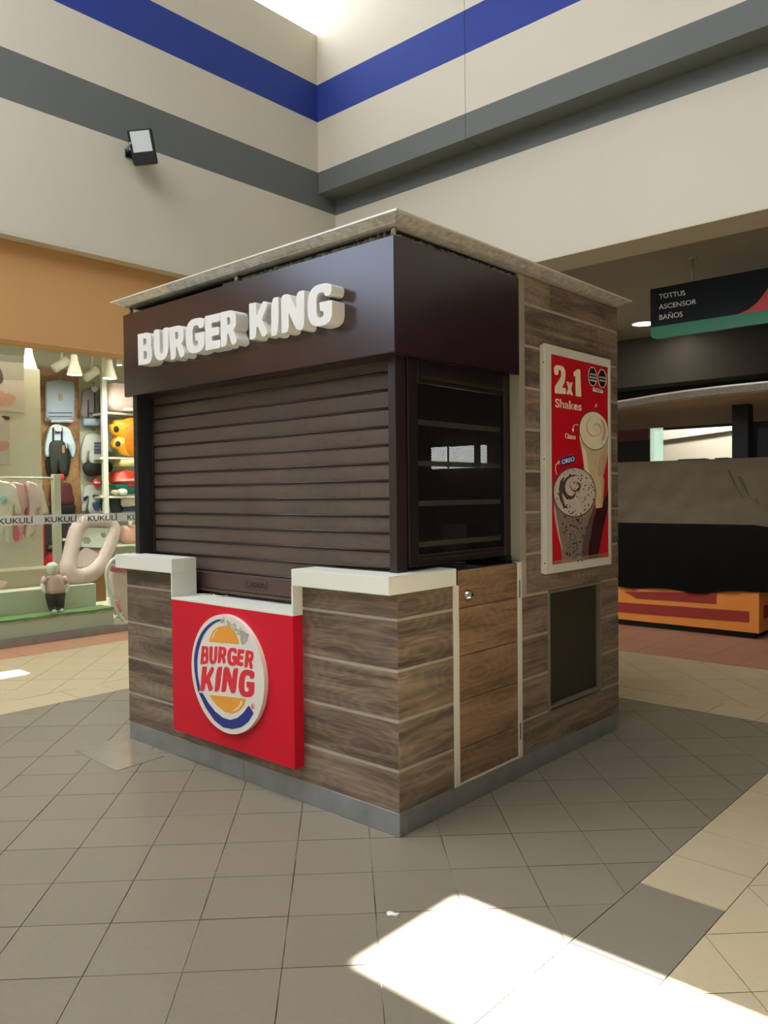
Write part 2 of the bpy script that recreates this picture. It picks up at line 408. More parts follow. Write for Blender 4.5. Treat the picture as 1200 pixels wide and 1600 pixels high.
square(XR, 1.277, -5.2, .295, .32, .535, XR, -.24, 'tile_grey', 'grey_tile')
square(XR, 1.277, .295, YB, .32, .3115, XR, .302, 'tile_beige', 'border_tile')
square(XL-.32, 1.277, YB, 3.147, .3115, .32, -.022, YB, 'tile_beige', 'border_tile')
square(XL-.32, XL, -5.2, YB, .32, .311, XL-.32, -.034, 'tile_beige', 'border_tile')
diag(1.277, 4.5, -5.2, 3.147, .971, .522, 'tile_beige', 'beige_tile')
diag(-5.30, 4.5, 3.147, 4.435, 2.55, -2.71, 'tile_beige', 'beige_tile')
diag(-5.30, XL-.32, -5.2, 3.147, -2.49, -3.23, 'tile_beige', 'beige_tile')
square(-5.83, -5.30, -5.2, 4.435, .53, .62, -5.83, .1, 'tile_terra', 'terracotta_tile')
square(-5.83, 4.5, 4.435, 9, .31, .31, -.045, 4.435, 'tile_terra', 'terracotta_tile')
def under_kiosk(p): return all(-2.18 < x < -.03 and .03 < y < 2.08 for x, y in p)
def px_area(p):
    q = [seen((x, y, 0)) for x, y in p]
    cx = sum(a for a, b in q)/len(q); cy = sum(b for a, b in q)/len(q)
    if not (-60 < cx < 1260 and 700 < cy < 1680): return 0
    h = min(b for a, b in q); 
    if max(b for a, b in q)-h < 6: return 0
    # behind the kiosk?
    if 215 < min(a for a, b in q) and max(a for a, b in q) < 955 and cy < 1130 and (sum(x for x, y in p)/len(p) < 0 and sum(y for x, y in p)/len(p) > 0): return 0
    return area([(a, b) for a, b in q])
TILES = [t for t in TILES if not under_kiosk(t[0])]
TILES.sort(key=lambda t: -px_area(t[0]))
rest = {}; cnt = {}
for poly, mat, name in TILES:
    dz = random.uniform(-.0006, .0006)
    if px_area(poly) > 0 and cnt.get(name, 0) < 290 and sum(cnt.values()) < 700:
        cnt[name] = cnt.get(name, 0)+1
        finish(name, prism_bm(bmesh.new(), [poly], lambda x, y: Vector((x, y, dz)), lambda x, y: Vector((x, y, -.009))), mat, floor)
    else:
        bm = rest.setdefault(mat, bmesh.new())
        prism_bm(bm, [poly], lambda x, y: Vector((x, y, dz)), lambda x, y: Vector((x, y, -.009)))
for mat, bm in rest.items():
    tag(finish({'tile_grey': 'grey_tile_field', 'tile_beige': 'beige_tile_field', 'tile_terra': 'terracotta_tile_field'}[mat], bm, mat, floor), kind='stuff')
# patched access slab beside the kiosk's left front corner
pa = [at(x, y, 'z', 0) for x, y in ((117, 1174), (196, 1150), (257, 1182), (182, 1205))]
finish('repair_slab', prism_bm(bmesh.new(), [[(p.x, p.y) for p in pa]], lambda x, y: Vector((x, y, .0022)), lambda x, y: Vector((x, y, -.006))), 'repair', floor)

# ---- atrium walls
HR = 8.7
AX = -5.49
def struct(o, label, cat): return tag(o, label, cat, kind='structure')
struct(box('wall_left', AX-.28, AX, -4.15, 5.1, 4.03, 7.55, 'paint_left'), 'cream upper wall with blue and grey painted bands above the shop', 'wall')
struct(box('wall_left_low', AX-.28, AX, -11, -4.15, 3.9, 4.25, 'cream'), 'cream wall strip under the tall daylight windows', 'wall')
for k in range(3):
    struct(box('window_%d' % (51+k), AX-.24, AX-.20, -10.8+k*2.2, -8.66+k*2.2, 4.25, 7.55, 'window_sky'), 'tall bright daylight window in the left wall near the entrance', 'window')
    struct(box('trim_5%d' % k, AX-.28, AX-.12, -8.66+k*2.2, -8.6+k*2.2+.05, 4.25, 7.55, 'cream'), 'mullion between the tall daylight windows', 'trim')
wr = struct(box('wall_right', -5.75, -3.092, 4.79, 5.25, 5.476, HR, 'paint_right'), 'cream upper wall with blue band and grey ledge, two panels meeting at a seam', 'wall')
box('wall_panel', -3.086, 9.5, 4.79, 5.25, 5.476, HR, 'paint_right', wr)
struct(box('wall_right_lower', -5.75, 9.5, 5.1, 5.62, 4.03, 5.476, 'paint_right'), 'cream header wall with dark grey band under the ledge above the passage', 'wall')
struct(box('trim_1', -5.75, 9.5, 5.101, 5.619, 4.018, 4.031, 'soffit'), 'pale underside edge of the header over the passage', 'trim')
struct(box('wall_corner', -5.75, -3.6, 5.1, 5.62, 0, 4.018, 'cream'), 'cream wall corner behind the burger kiosk', 'wall')
struct(box('wall_back', -5.75, 9.5, -11, -10.8, 0, HR, 'cream'), 'cream wall closing the atrium behind the viewer', 'wall')
struct(box('wall_side', 9.3, 9.5, -10.8, 5.1, 0, HR, 'cream'), 'cream wall closing the atrium on the far side', 'wall')
# roof with a milky skylight, a clear light slot (sun patch) and a clerestory above the left wall
def hole(x0, x1, y0, y1): s = HR/-SUN.z; return (x0-SUN.x*s, x1-SUN.x*s, y0-SUN.y*s, y1-SUN.y*s)
H1 = hole(.50, 3.2, -.79, -.235)
H2 = hole(-4.74, -4.53, -.35, .40)
MILK = (-4.9, 2.0, -7.2, -.6)
def roof():
    xs = sorted({-5.75, 9.5, H1[0], H1[1], H2[0], H2[1], MILK[0], MILK[1]}); ys = sorted({-11, 5.25, H1[2], H1[3], H2[2], H2[3], MILK[2], MILK[3]})
    bm = bmesh.new()
    for a, b in zip(xs, xs[1:]):
        for c, d in zip(ys, ys[1:]):
            mx, my = (a+b)/2, (c+d)/2
            if any(h[0] < mx < h[1] and h[2] < my < h[3] for h in (H1, H2, MILK)): continue
            bbox(bm, a, b, c, d, HR, HR+.05)
    for i in range(7): x = MILK[0]+i*(MILK[1]-MILK[0])/6; bbox(bm, x-.04, x+.04, MILK[2], MILK[3], HR-.02, HR+.05)
    for j in range(6): y = MILK[2]+j*(MILK[3]-MILK[2])/5; bbox(bm, MILK[0], MILK[1], y-.04, y+.04, HR-.02, HR+.05)
    for k in range(9): bbox(bm, AX-.25, AX-.15, -10.82+k*2, -10.78+k*2, 7.55, HR)
    bbox(bm, AX-.28, AX-.1, -11, 5.1, HR-.02, HR+.05)
    return finish('ceiling', bm, 'cream')
struct(roof(), 'white atrium roof with skylight openings', 'ceiling')
nx, ny = 6, 5
for i in range(nx):
    for j in range(ny):
        w, d = (MILK[1]-MILK[0])/nx, (MILK[3]-MILK[2])/ny
        struct(box('window_%d' % (i*ny+j+1), MILK[0]+i*w+.03, MILK[0]+i*w+w-.03, MILK[2]+j*d+.03, MILK[2]+j*d+d-.03, HR+.0, HR+.02, 'skylight_milky'), 'milky skylight pane in the atrium roof', 'skylight')
for k in range(8):
    struct(box('window_%d' % (41+k), AX-.2, AX-.17, -10.8+k*2+.02, -8.8+k*2-.02 if k < 7 else 5.1, 7.55, HR, 'skylight_milky'), 'bright milky clerestory pane above the left wall', 'skylight')

# ---- passage behind the header (dim mall interior)
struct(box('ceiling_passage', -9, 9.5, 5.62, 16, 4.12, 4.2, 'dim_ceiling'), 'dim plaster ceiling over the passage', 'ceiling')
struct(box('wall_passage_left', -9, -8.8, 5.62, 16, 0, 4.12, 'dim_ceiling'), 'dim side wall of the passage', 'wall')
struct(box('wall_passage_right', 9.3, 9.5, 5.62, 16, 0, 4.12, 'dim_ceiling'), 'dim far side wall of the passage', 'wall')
# far end of the passage: dark shop fronts, a bulkhead and a bright space beyond
fy = 13.0
bl, tr = at(1016, 727, 'y', fy), at(1152, 664, 'y', fy)
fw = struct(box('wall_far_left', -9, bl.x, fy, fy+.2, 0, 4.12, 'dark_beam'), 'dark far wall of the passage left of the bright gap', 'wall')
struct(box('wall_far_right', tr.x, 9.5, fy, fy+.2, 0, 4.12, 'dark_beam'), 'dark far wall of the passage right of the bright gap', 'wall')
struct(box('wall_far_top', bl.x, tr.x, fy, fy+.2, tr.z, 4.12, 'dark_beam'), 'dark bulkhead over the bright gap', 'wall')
struct(box('wall_far_white', -9, 6, 15.4, 15.6, 0, 4.1, 'cream'), 'pale lit wall seen through the gap at the end of the passage', 'wall')
a, b = at(965, 690, 'y', fy-.03), at(1014, 655, 'y', fy-.03)
struct(box('trim_2', a.x-1.2, b.x, fy-.04, fy, a.z, b.z, 'maroon'), 'dark maroon fascia of a far shop', 'trim')
a, b = at(1016, 727, 'y', fy-.06), at(1036, 664, 'y', fy-.06)
struct(box('window_60', a.x, b.x, fy-.06, fy-.04, .1, b.z, 'green_glass'), 'greenish glass pane beside the bright gap', 'window')
bm = bmesh.new(); a, b, c, d = (at(x, y, 'y', 15.35) for x, y in ((1036, 688), (1150, 672), (1150, 650), (1036, 650)))
prism_bm(bm, [[(p.x, p.z) for p in (a, b, c, d)]], lambda x, z: Vector((x, 15.3, z)), lambda x, z: Vector((x, 15.4, z)))
struct(finish('trim_3', bm, 'print_white'), 'white sloping beam on the far pale wall', 'trim')
def passage_beam(y0, z0, label):
    struct(box('trim_beam', -8.8, 9.3, y0, y0+.5, z0, 4.12, 'dark_beam'), label, 'beam')
passage_beam(10.6, 3.30, 'dark ceiling beam across the passage')
def area_lamp(parent, loc, size, power, col, rot=(0, 0, 0), sy=None, spread=None):
    l = bpy.data.lights.new('lamp_light', 'AREA'); l.size = size; l.energy = power; l.color = col
    if sy: l.shape = 'RECTANGLE'; l.size_y = sy
    o = bpy.data.objects.new('lamp_light', l); COL.objects.link(o); o.location = Vector(loc)-wloc(parent); o.rotation_euler = rot
    if parent: o.parent = parent
    return o
def downlight(loc, r, label, power):
    t = thing('ceiling_downlight', label, 'ceiling light', loc, 'round downlights in the passage ceiling')
    lathe('trim_ring', loc, [(r*1.12, 0), (r*1.12, -.012), (r, -.016), (r, -.004)], 'frame_white', t, 28)
    lathe('diffuser', loc, [(r*.99, -.004), (r*.99, -.012), (.01, -.013)], 'downlight', t, 28)
    area_lamp(t, Vector(loc)+Vector((0, 0, -.03)), r*1.6, power, (1, .93, .8))
lp = at(1006, 505, 'z', 4.12)
downlight((lp.x, lp.y, 4.12), .17, 'round lit downlight left of the hanging direction sign', 26)
lp2 = at(1119, 545, 'z', 4.12)
downlight((lp2.x+.2, min(lp2.y, 10.2), 4.12), .06, 'small downlight below the hanging direction sign', 6)
t = thing('fill_panel_light', 'long added fill light over the pale space behind the passage', 'ceiling light', (-2.6, 14.2, 4.06))  # added fill lamp, brightens the pale wall beyond the gap
box('panel', -5, 0, 14.0, 14.4, 4.04, 4.08, 'downlight', t)
area_lamp(t, (-2.6, 14.2, 4.0), 5, 130, (1, .96, .86), sy=.5)

# ================================================================== THE KIOSK
K = thing('food_kiosk', 'wood-clad burger kiosk with closed shutters, brown fascia and white counter caps', 'kiosk', (-1.1, 1.06, 0))
KW, KD = 2.215, 2.12
xj = at(381, 1205, 'y', 0).x
for a, b in ((-KW, xj-.001), (xj+.001, 0)): box('plinth', a, b, .001, .06, 0, .105, 'plinth_metal', K, .002)
box('plinth', -.06, -.0005, .061, KD, 0, .105, 'plinth_metal', K, .002)
box('plinth', -KW, -KW+.06, .061, KD, 0, .105, 'plinth_metal', K); box('plinth', -KW+.06, -.06, KD-.06, KD, 0, .105, 'plinth_metal', K)
# carcass walls (grout coloured), planks stand 6 mm proud
GR = [.105, .289, .507, .727, .950, 1.171, 1.391, 1.611, 1.831, 2.051, 2.271, 2.491, 2.712]
G = .0068
front = box('front_wall', -KW+.004, -.0025, .0025, .06, .105, .916, 'groutwood', K)
box('front_wall_upper', -KW+.004, -1.6405, .0025, .06, .916, 1.062, 'groutwood', K); box('front_wall_upper', -.6195, -.0025, .0025, .06, .916, 1.062, 'groutwood', K)
side = box('side_wall', -.06, -.0025, .061, .397, .105, 1.062, 'groutwood', K)
tall = box('tall_wall', -.055, -.0025, 1.041, KD-.004, .955, 2.638, 'groutwood', K)
box('tall_wall_lower', -.055, -.0025, 1.041, KD-.004, .105, .282, 'groutwood', K)
box('tall_wall_lower', -.055, -.0025, 1.041, 1.262, .282, .955, 'groutwood', K); box('tall_wall_lower', -.055, -.0025, 1.886, KD-.004, .282, .955, 'groutwood', K)
box('tall_wall_foot', -.055, -.0025, .99, 1.041, .105, 1.14, 'groutwood', K)
box('rear_wall', -KW+.004, -.056, KD-.06, KD-.004, .105, 2.63, 'dark_inside', K)
box('end_wall', -KW+.004, -KW+.05, .061, KD-.061, .105, 2.63, 'dark_inside', K)
box('inner_floor', -KW+.06, -.06, .07, KD-.06, .09, .104, 'dark_inside', K)
def plank(parent, face, a0, a1, z0, z1, mat='wood', d=.0045):
    L, h = a1-a0, z1-z0
    bm = bbox(bmesh.new(), -L/2, L/2, -d/2, d/2, -h/2, h/2, .0015)
    me = bpy.data.meshes.new('plank'); bm.to_mesh(me); bm.free()
    if face == 'front': put('plank', me, ((a0+a1)/2, d/2, (z0+z1)/2), mat, parent)
    else: put('plank', me, (-d/2, (a0+a1)/2, (z0+z1)/2), mat, parent, (0, 0, math.pi/2))
for i in range(5):
    z0 = GR[i]+(G if i else .001); z1 = min(GR[i+1]-G, 1.062)
    for a, b in (((-KW, -1.13), (-1.128, -.001)) if i == 0 else ((-KW, -1.6405), (-.6195, -.001))): plank(front, 'front', a, b, z0, z1)
    plank(side, 'side', .001, .397, z0, z1)
for i in range(12):
    z0 = GR[i]+(G if i else .001); z1 = min(GR[i+1]-G, 2.638)
    if i in (1, 2, 3):
        plank(tall, 'side', .99, 1.258, z0, z1); plank(tall, 'side', 1.888, KD, z0, z1)
    elif i == 0: plank(tall, 'side', .99, KD, z0, z1)
    elif i == 4: plank(tall, 'side', 1.042, KD, z0, z1)
    else:
        s = [1.48, 1.86, 1.30][i % 3]
        plank(tall, 'side', 1.042, s-.0008, z0, z1); plank(tall, 'side', s+.0008, KD, z0, z1)
# ventilation grille
vent = box('vent_box', -.052, -.03, 1.262, 1.884, .30, .945, 'dark_inside', K)
box('vent_mesh', -.0285, -.0265, 1.285, 1.875, .312, .940, 'vent_mesh', vent)
for y0, y1, z0, z1, m in ((1.262, 1.285, .285, .952, 'mesh_frame'), (1.872, 1.888, .300, .950, 'mesh_frame'), (1.285, 1.872, .296, .312, 'mesh_frame'), (1.285, 1.872, .938, .952, 'mesh_frame')):
    box('vent_frame', -.030, .001, y0, y1, z0, z1, m, vent, .001)
# door with its lock and hinges
door = box('door', -.045, -.003, .439, .953, .117, 1.131, 'toe_black', K)
for z0, z1 in ((.118, .278), (.2815, .505), (.508, .721), (.7245, .948), (.9515, 1.131)): plank(door, 'side', .4395, .9525, z0, z1, 'wood_warm')
lk = at(733, 931, 'x', .01)
lathe('lock_cylinder', (0, lk.y, lk.z), [(.030, 0), (.030, .004), (.017, .026), (.014, .028), (.004, .0285)], 'steel', door, 24, 'x')
for z0, z1 in ((.948, 1.040), (.203, .292)): box('hinge', -.002, .008, .957, .972, z0, z1, 'mesh_frame', door, .002)
box('door_frame', -.02, .006, .399, .437, .107, 1.063, 'white_strip', K, .001)
box('door_frame', -.02, .006, .955, .988, .117, 1.134, 'white_strip', K, .001)
box('door_sill', -.02, .004, .437, .988, .107, .1165, 'white_strip', K, .001)
# counter: white caps stepping down to the serving shelf over the red panel
def plan(name, pts, z0, z1, mat, bev=.004):
    bm = prism_bm(bmesh.new(), [pts], lambda x, y: Vector((x, y, z0)), lambda x, y: Vector((x, y, z1)))
    bmesh.ops.recalc_face_normals(bm, faces=bm.faces)
    bmesh.ops.dissolve_limit(bm, angle_limit=.01, verts=bm.verts, edges=bm.edges)
    if bev: bmesh.ops.bevel(bm, geom=[e for e in bm.edges], offset=bev, segments=2, affect='EDGES')
    return finish(name, bm, mat, K)
CF = -.061
plan('counter_cap', [(-2.243, CF), (-1.630, CF), (-1.630, .104), (-2.243, .104)], 1.063, 1.144, 'white_laminate', .002)
plan('counter_cap', [(-.620, CF), (.006, CF), (.006, .421), (-.105, .421), (-.105, .104), (-.620, .104)], 1.063, 1.144, 'white_laminate', .003)
plan('counter_drop', [(-1.640, CF), (-1.630, CF), (-1.630, .104), (-1.640, .104)], .929, 1.063, 'white_laminate', .001)
plan('counter_drop', [(-.620, CF), (-.608, CF), (-.608, .006), (-.620, .006)], .918, 1.063, 'white_laminate', .001)
plan('serving_shelf', [(-1.640, CF), (-.620, CF), (-.620, .45), (-1.640, .45)], .917, .929, 'white_laminate', .001)
box('red_panel', -1.638, -.610, CF, .0065, .178, .9165, 'red_panel', K, .0015)
# posts and fascia
box('post', -.113, -.068, .08, .153, 1.144, 2.12, 'post_brown', K, .002)
box('post', -2.236, -2.190, .08, .153, 1.144, 2.12, 'post_brown', K, .002)
plan('fascia', [(-2.186, -.012), (.013, -.012), (.013, .968), (-.015, .968), (-.015, .018), (-2.186, .018)], 2.106, 2.602, 'fascia_brown', .003)
plan('fascia_soffit', [(-2.17, .02), (-.017, .02), (-.017, .966), (-.14, .966), (-.14, .24), (-2.17, .24)], 2.112, 2.124, 'post_brown', 0)
plan('shutter_box', [(-2.13, .10), (-.10, .10), (-.10, .90), (-.2, .90), (-.2, .34), (-2.13, .34)], 2.13, 2.56, 'dark_inside', 0)
box('jamb', -.062, -.0005, .987, 1.040, 1.14, 2.638, 'jamb', K, .001)
# roof: thin plate, galvanised cornice sloping in below it
RX0, RX1, RY0, RY1 = -2.205, .092, -.085, 2.135
roof_p = box('roof', RX0, RX1, RY0, RY1, 2.668, 2.676, 'roof_edge', K)
bm = bmesh.new(); rings = []
for ins, z in ((.010, 2.668), (.016, 2.665), (.050, 2.648), (.052, 2.642), (.064, 2.640)):
    rings.append([bm.verts.new((x, y, z)) for x, y in ((RX0+ins, RY0+ins), (RX1-ins, RY0+ins), (RX1-ins, RY1-ins), (RX0+ins, RY1-ins))])
for A, B in zip(rings, rings[1:]):
    for k in range(4): bm.faces.new((A[k], A[(k+1) % 4], B[(k+1) % 4], B[k]))
bm.faces.new(rings[-1]); bm.faces.new(rings[0])
finish('cornice', bm, 'galvanized', roof_p)
box('roof_underside', RX0+.11, RX1-.11, RY0+.11, RY1-.11, 2.633, 2.641, 'dark_inside', roof_p)
for x, y in ((-.004, .006), (-1.085, .006), (-2.125, .006)): lathe('roof_post', (x, y, 0), [(.0125, 2.601), (.0125, 2.642)], 'brushed', K, 16)
bm = bmesh.new(); random.seed(3)
def crumple(bm, p0, p1, z0, z1, n, m, dirn):
    g = [[bm.verts.new(Vector(p0).lerp(Vector(p1), i/n)+Vector(dirn)*random.uniform(-.012, .012)+Vector((0, 0, z0+(z1-z0)*j/m))) for j in range(m+1)] for i in range(n+1)]
    for i in range(n):
        for j in range(m): bm.faces.new((g[i][j], g[i+1][j], g[i+1][j+1], g[i][j+1]))
crumple(bm, (-1.25, .034, 0), (-.03, .034, 0), 2.585, 2.640, 110, 5, (0, 1, 0))
crumple(bm, (-.031, .04, 0), (-.031, .97, 0), 2.585, 2.640, 90, 5, (1, 0, 0))
finish('foil_insulation', bm, 'foil', K)
# perforated screen beside the door
scr = box('side_screen', -.075, -.0735, .20, .95, 1.19, 2.03, 'screen_side', K)
for y0, y1, z0, z1 in ((.154, .225, 1.165, 2.11), (.930, .986, 1.165, 2.11), (.225, .930, 1.165, 1.215), (.225, .930, 2.005, 2.11)):
    box('screen_frame', -.086, -.058, y0, y1, z0, z1, 'frame_dark', scr, .003)
box('screen_rail', -.058, -.05, .24, .92, 2.025, 2.04, 'rib_brown', scr); box('screen_rail', -.058, -.052, .24, .91, 1.19, 1.20, 'rib_brown', scr)
for pyl, pyr in ((660, 672), (724, 728), (786, 784), (850, 841)):
    z = (at(655, pyl, 'x', -.09).z+at(790, pyr, 'x', -.09).z)/2
    box('screen_rib', -.10, -.085, .21, .94, z-.012, z+.012, 'rib_light', scr)
box('screen_foot', -.09, -.05, .93, .975, 1.135, 1.165, 'toe_black', scr)
# white panels with added glow and steel appliance inside, seen through the perforations
mb = thing('glow_panel', 'white panels with added glow, glimpsed through the side screen of the burger kiosk', 'display', (-1.2, 1.95, 1.3))
for x0, x1, y0, y1 in ((674, 696, 698, 733), (702, 738, 696, 732), (751, 758, 695, 731)):
    a, b = at(x0, y1, 'y', 1.95), at(x1, y0, 'y', 1.95)
    box('panel', a.x, b.x, 1.95, 1.97, a.z, b.z, 'panel_glow', mb)
ap = thing('drinks_machine', 'steel appliance glimpsed low behind the perforated side screen', 'appliance', (-1.2, 1.7, .9))
box('cabinet', -1.9, -.5, 1.5, 2.0, .105, 1.05, 'steel', ap, .005); box('tower', -1.75, -1.3, 1.6, 1.95, 1.05, 1.4, 'steel', ap, .005); box('tap_block', -1.0, -.8, 1.6, 1.8, 1.05, 1.3, 'steel', ap, .005)

# ---- front roller shutter
RS = thing('roller_shutter', 'closed brown perforated roller shutter above the serving shelf', 'shutter', (-1.14, .17, .95))
zs = [2.125, 2.053, 1.973, 1.889, 1.805, 1.721, 1.637, 1.556, 1.474, 1.390, 1.312, 1.228, 1.146, 1.062]
sx0, sx1 = -2.165, -.128
for z1, z0 in zip(zs, zs[1:]):
    bm = bmesh.new(); pr = [(.168, z1), (.1665, z1-(z1-z0)*.25), (.166, (z0+z1)/2), (.1665, z0+(z1-z0)*.25), (.167, z0+.008)]
    A = [bm.verts.new((sx0, y, z)) for y, z in pr]; B = [bm.verts.new((sx1, y, z)) for y, z in pr]
    for k in range(4): bm.faces.new((A[k], B[k], B[k+1], A[k+1]))
    s = finish('slat', bm, 'slat_front', RS, smooth=True)
    bm = bmesh.new(); pr = [(.172, z0+.010), (.163, z0+.010), (.158, z0+.006), (.159, z0+.001), (.167, z0-.003), (.174, z0-.002)]
    A = [bm.verts.new((sx0, y, z)) for y, z in pr]; B = [bm.verts.new((sx1, y, z)) for y, z in pr]
    for k in range(6): bm.faces.new((A[k], B[k], B[(k+1) % 6], A[(k+1) % 6]))
    bm.faces.new(A); bm.faces.new(B)
    finish('slat_rib', bm, 'rib_brown', s, smooth=True)
bar = box('bottom_bar', sx0+.3, sx1-.2, .150, .178, .962, 1.060, 'plate_brown', RS, .004)
box('bar_lip', sx0+.3, sx1-.2, .138, .178, .948, .962, 'plate_brown', bar, .002)
a, b = at(383.5, 921, 'y', .148), at(417, 905, 'y', .148)
pl = box('maker_plate', a.x, b.x, .1465, .150, .989, 1.036, 'plate_brown', bar, .001)
text_on('maker_name', 'CASSADO', (a.x+.006, .1465, .996), (b.x-a.x-.012, 0, 0), (0, 0, .033), (0, -1, 0), 'rib_brown', bar, .02, .002)
for x0, x1 in ((-2.19, -2.150), (-.150, -.113)): box('guide_rail', x0, x1, .154, .20, 1.144, 2.112, 'post_brown', RS, .002)
# cable left on the shelf
cb = [at(x, y, 'z', .933) for x, y in ((303, 929), (316, 928), (326, 929), (334, 926), (346, 926), (355, 928), (356, 931), (348, 932), (338, 931), (334, 929), (338, 927))]
tag(tube('charger_cable', cb, .0032, 'white_strip'), 'thin white cable coiled on the serving shelf under the shutter', 'cable')

# ---- lettering in the chunky rounded style of the sign
LET = {
 'B': ([(0, 0, .02), (1, 0, .42), (1, .53, .2), (.90, .53, .02), (.95, .57, .06), (.95, 1, .38), (0, 1, .02)], [[(.40, .61, .02), (.62, .61, .1), (.62, .83, .1), (.40, .83, .02)], [(.40, .17, .02), (.64, .17, .1), (.64, .42, .1), (.40, .42, .02)]]),
 'U': ([(0, 1, .1), (0, 0, .5), (1, 0, .5), (1, 1, .1), (.63, 1, .12), (.63, .19, .13), (.40, .19, .13), (.40, 1, .12)], []),
 'R': ([(0, 0, .04), (.36, 0, .16), (.40, .36, 0), (.46, .36, 0), (.68, -.03, .13), (1.02, .07, .16), (.76, .43, .04), (.93, .5, .14), (.93, 1, .40), (0, 1, .02)], [[(.40, .59, .02), (.59, .59, .1), (.59, .82, .1), (.40, .82, .02)]]),
 'G': ([(1, .57, .04), (1, 0, .46), (0, 0, .5), (0, 1, .5), (1, 1, .40), (.98, .70, .16), (.72, .68, .1), (.68, .80, .1), (.37, .80, .2), (.37, .2, .2), (.66, .2, .15), (.66, .34, 0), (.52, .36, .05), (.50, .57, .03)], []),
 'E': ([(0, 0, .02), (1, 0, .16), (1, .24, .08), (.42, .24, .06), (.42, .39, .06), (.92, .39, .08), (.92, .62, .08), (.42, .62, .06), (.42, .77, .06), (1, .77, .08), (1, 1, .06), (0, 1, .02)], []),
 'K': ([(0, 0, .04), (.34, 0, .18), (.38, .30, .02), (.45, .34, .02), (.70, -.02, .16), (1.02, .10, .18), (.66, .50, .06), (1.0, .90, .16), (.74, 1.02, .16), (.42, .64, .02), (.38, .64, .02), (.37, 1, .06), (0, 1, .03)], []),
 'I': ([(0, 0, .04), (1, 0, .55), (1, 1, .04), (0, 1, .55)], []),
 'N': ([(0, 0, .04), (.33, 0, .2), (.33, .50, 0), (.66, .02, .12), (1, -.02, .26), (1, 1, .04), (.66, 1, .24), (.66, .55, 0), (.36, 1.0, .14), (0, 1, .16)], []),
}
def letter(ch, quad, plane, depth, mat, parent, name='letter'):
    TL, TR, BR, BL = [at(x, y, 'y', plane) for x, y in quad]
    def f(off):
        def g(u, v):
            p = BL*(1-u)*(1-v)+BR*u*(1-v)+TR*u*v+TL*(1-u)*v
            return Vector((p.x, plane+off, p.z))
        return g
    o, hs = LET[ch]
    bm = prism_bm(bmesh.new(), [rounded(o, 6)]+[rounded(h, 4) for h in hs], f(0), f(depth))
    return finish(name, bm, mat, parent)
LET['1'] = ([(.25, 0, .05), (1, 0, .05), (1, 1, .1), (.55, 1, .14), (0, .86, .1), (.02, .70, .06), (.25, .73, .02)], [])
LET['2'] = ([(0, 0, .04), (1, 0, .04), (1, .22, .06), (.66, .22, .04), (1, .52, .25), (1, 1, .5), (0, 1, .5), (0, .64, .14), (.36, .64, .12), (.38, .84, .12), (.62, .84, .12), (.62, .62, .2), (0, .22, .1)], [])
LET['x'] = ([(0, 0, .04), (.38, 0, .04), (.5, .26, .02), (.62, 0, .04), (1, 0, .04), (.72, .5, .04), (1, 1, .04), (.62, 1, .04), (.5, .74, .02), (.38, 1, .04), (0, 1, .04), (.28, .5, .04)], [])
LS = thing('letter_sign', 'raised white BURGER KING letters on the brown fascia', 'sign', (-1.1, -.05, 2.2))
z5 = lambda *q: [(205+x/6.667, 440+y/6.667) for x, y in q]; z6 = lambda *q: [(370+x/6.667, 430+y/6.667) for x, y in q]
for ch, q in (('B', z5((67, 550), (212, 520), (217, 850), (75, 874))), ('U', z5((232, 506), (386, 474), (392, 800), (240, 838))), ('R', z5((386, 482), (552, 440), (562, 780), (413, 817))),
              ('G', z5((564, 408), (760, 362), (766, 722), (570, 768))), ('E', z5((767, 362), (925, 325), (930, 690), (773, 720))), ('R', z5((928, 322), (1100, 282), (1106, 648), (935, 682))),
              ('K', z6((127, 297), (325, 255), (325, 640), (133, 672))), ('I', z6((355, 240), (434, 225), (434, 622), (360, 636))), ('N', z6((460, 210), (702, 155), (702, 562), (465, 607))), ('G', z6((734, 125), (990, 65), (992, 510), (735, 550)))):
    letter(ch, q, -.092, .080, 'letter_white', LS)
# ---- round logo sign on the red panel
OV = thing('logo_sign', 'round white BURGER KING bun logo on the red counter panel', 'sign', (-1.107, -.07, .27))
disc = finish('disc', prism_bm(bmesh.new(), [circle(-1.107, .573, .308, 72)], lambda x, z: Vector((x, -.086, z)), lambda x, z: Vector((x, -.0612, z))), 'logo_white', OV)
lg = lambda pts: [(280+x/7.275, 940+y/7.275) for x, y in pts]
LP = -.0862
def art(name, pts, mat, k=1, sm=True): return flat(name, lg(pts), LP-.0006*k, .0006*k, mat, disc, 'y', sm=sm)
art('blue_arc', smooth_loop([(505, 212), (495, 222), (450, 226), (390, 255), (320, 320), (260, 420), (220, 560), (206, 700), (213, 850), (236, 970), (226, 1020), (214, 1022), (196, 930), (175, 800), (168, 650), (192, 500), (248, 360), (328, 262), (420, 208), (470, 203)], 3), 'logo_blue', 1, False)
art('blue_arc', [(222, 1036), (266, 1040), (330, 1150), (410, 1250), (500, 1322), (580, 1345), (660, 1322), (730, 1262), (790, 1180), (846, 1268), (785, 1368), (705, 1428), (605, 1450), (500, 1430), (400, 1352), (300, 1205)], 'logo_blue', 1, False)
art('bun', [(340, 455), (345, 420), (380, 340), (440, 290), (530, 270), (595, 298), (640, 360), (672, 430), (682, 478), (660, 482), (500, 468), (360, 459)], 'logo_bun', 1, False)
art('bun', [(342, 1060), (550, 1080), (757, 1106), (752, 1140), (735, 1185), (690, 1235), (640, 1262), (590, 1272), (520, 1255), (430, 1185), (372, 1112)], 'logo_bun', 1, False)
art('bun_highlight', [(372, 428), (385, 372), (420, 325), (442, 312), (408, 360), (390, 400), (382, 430)], 'bun_shine', 2, False)
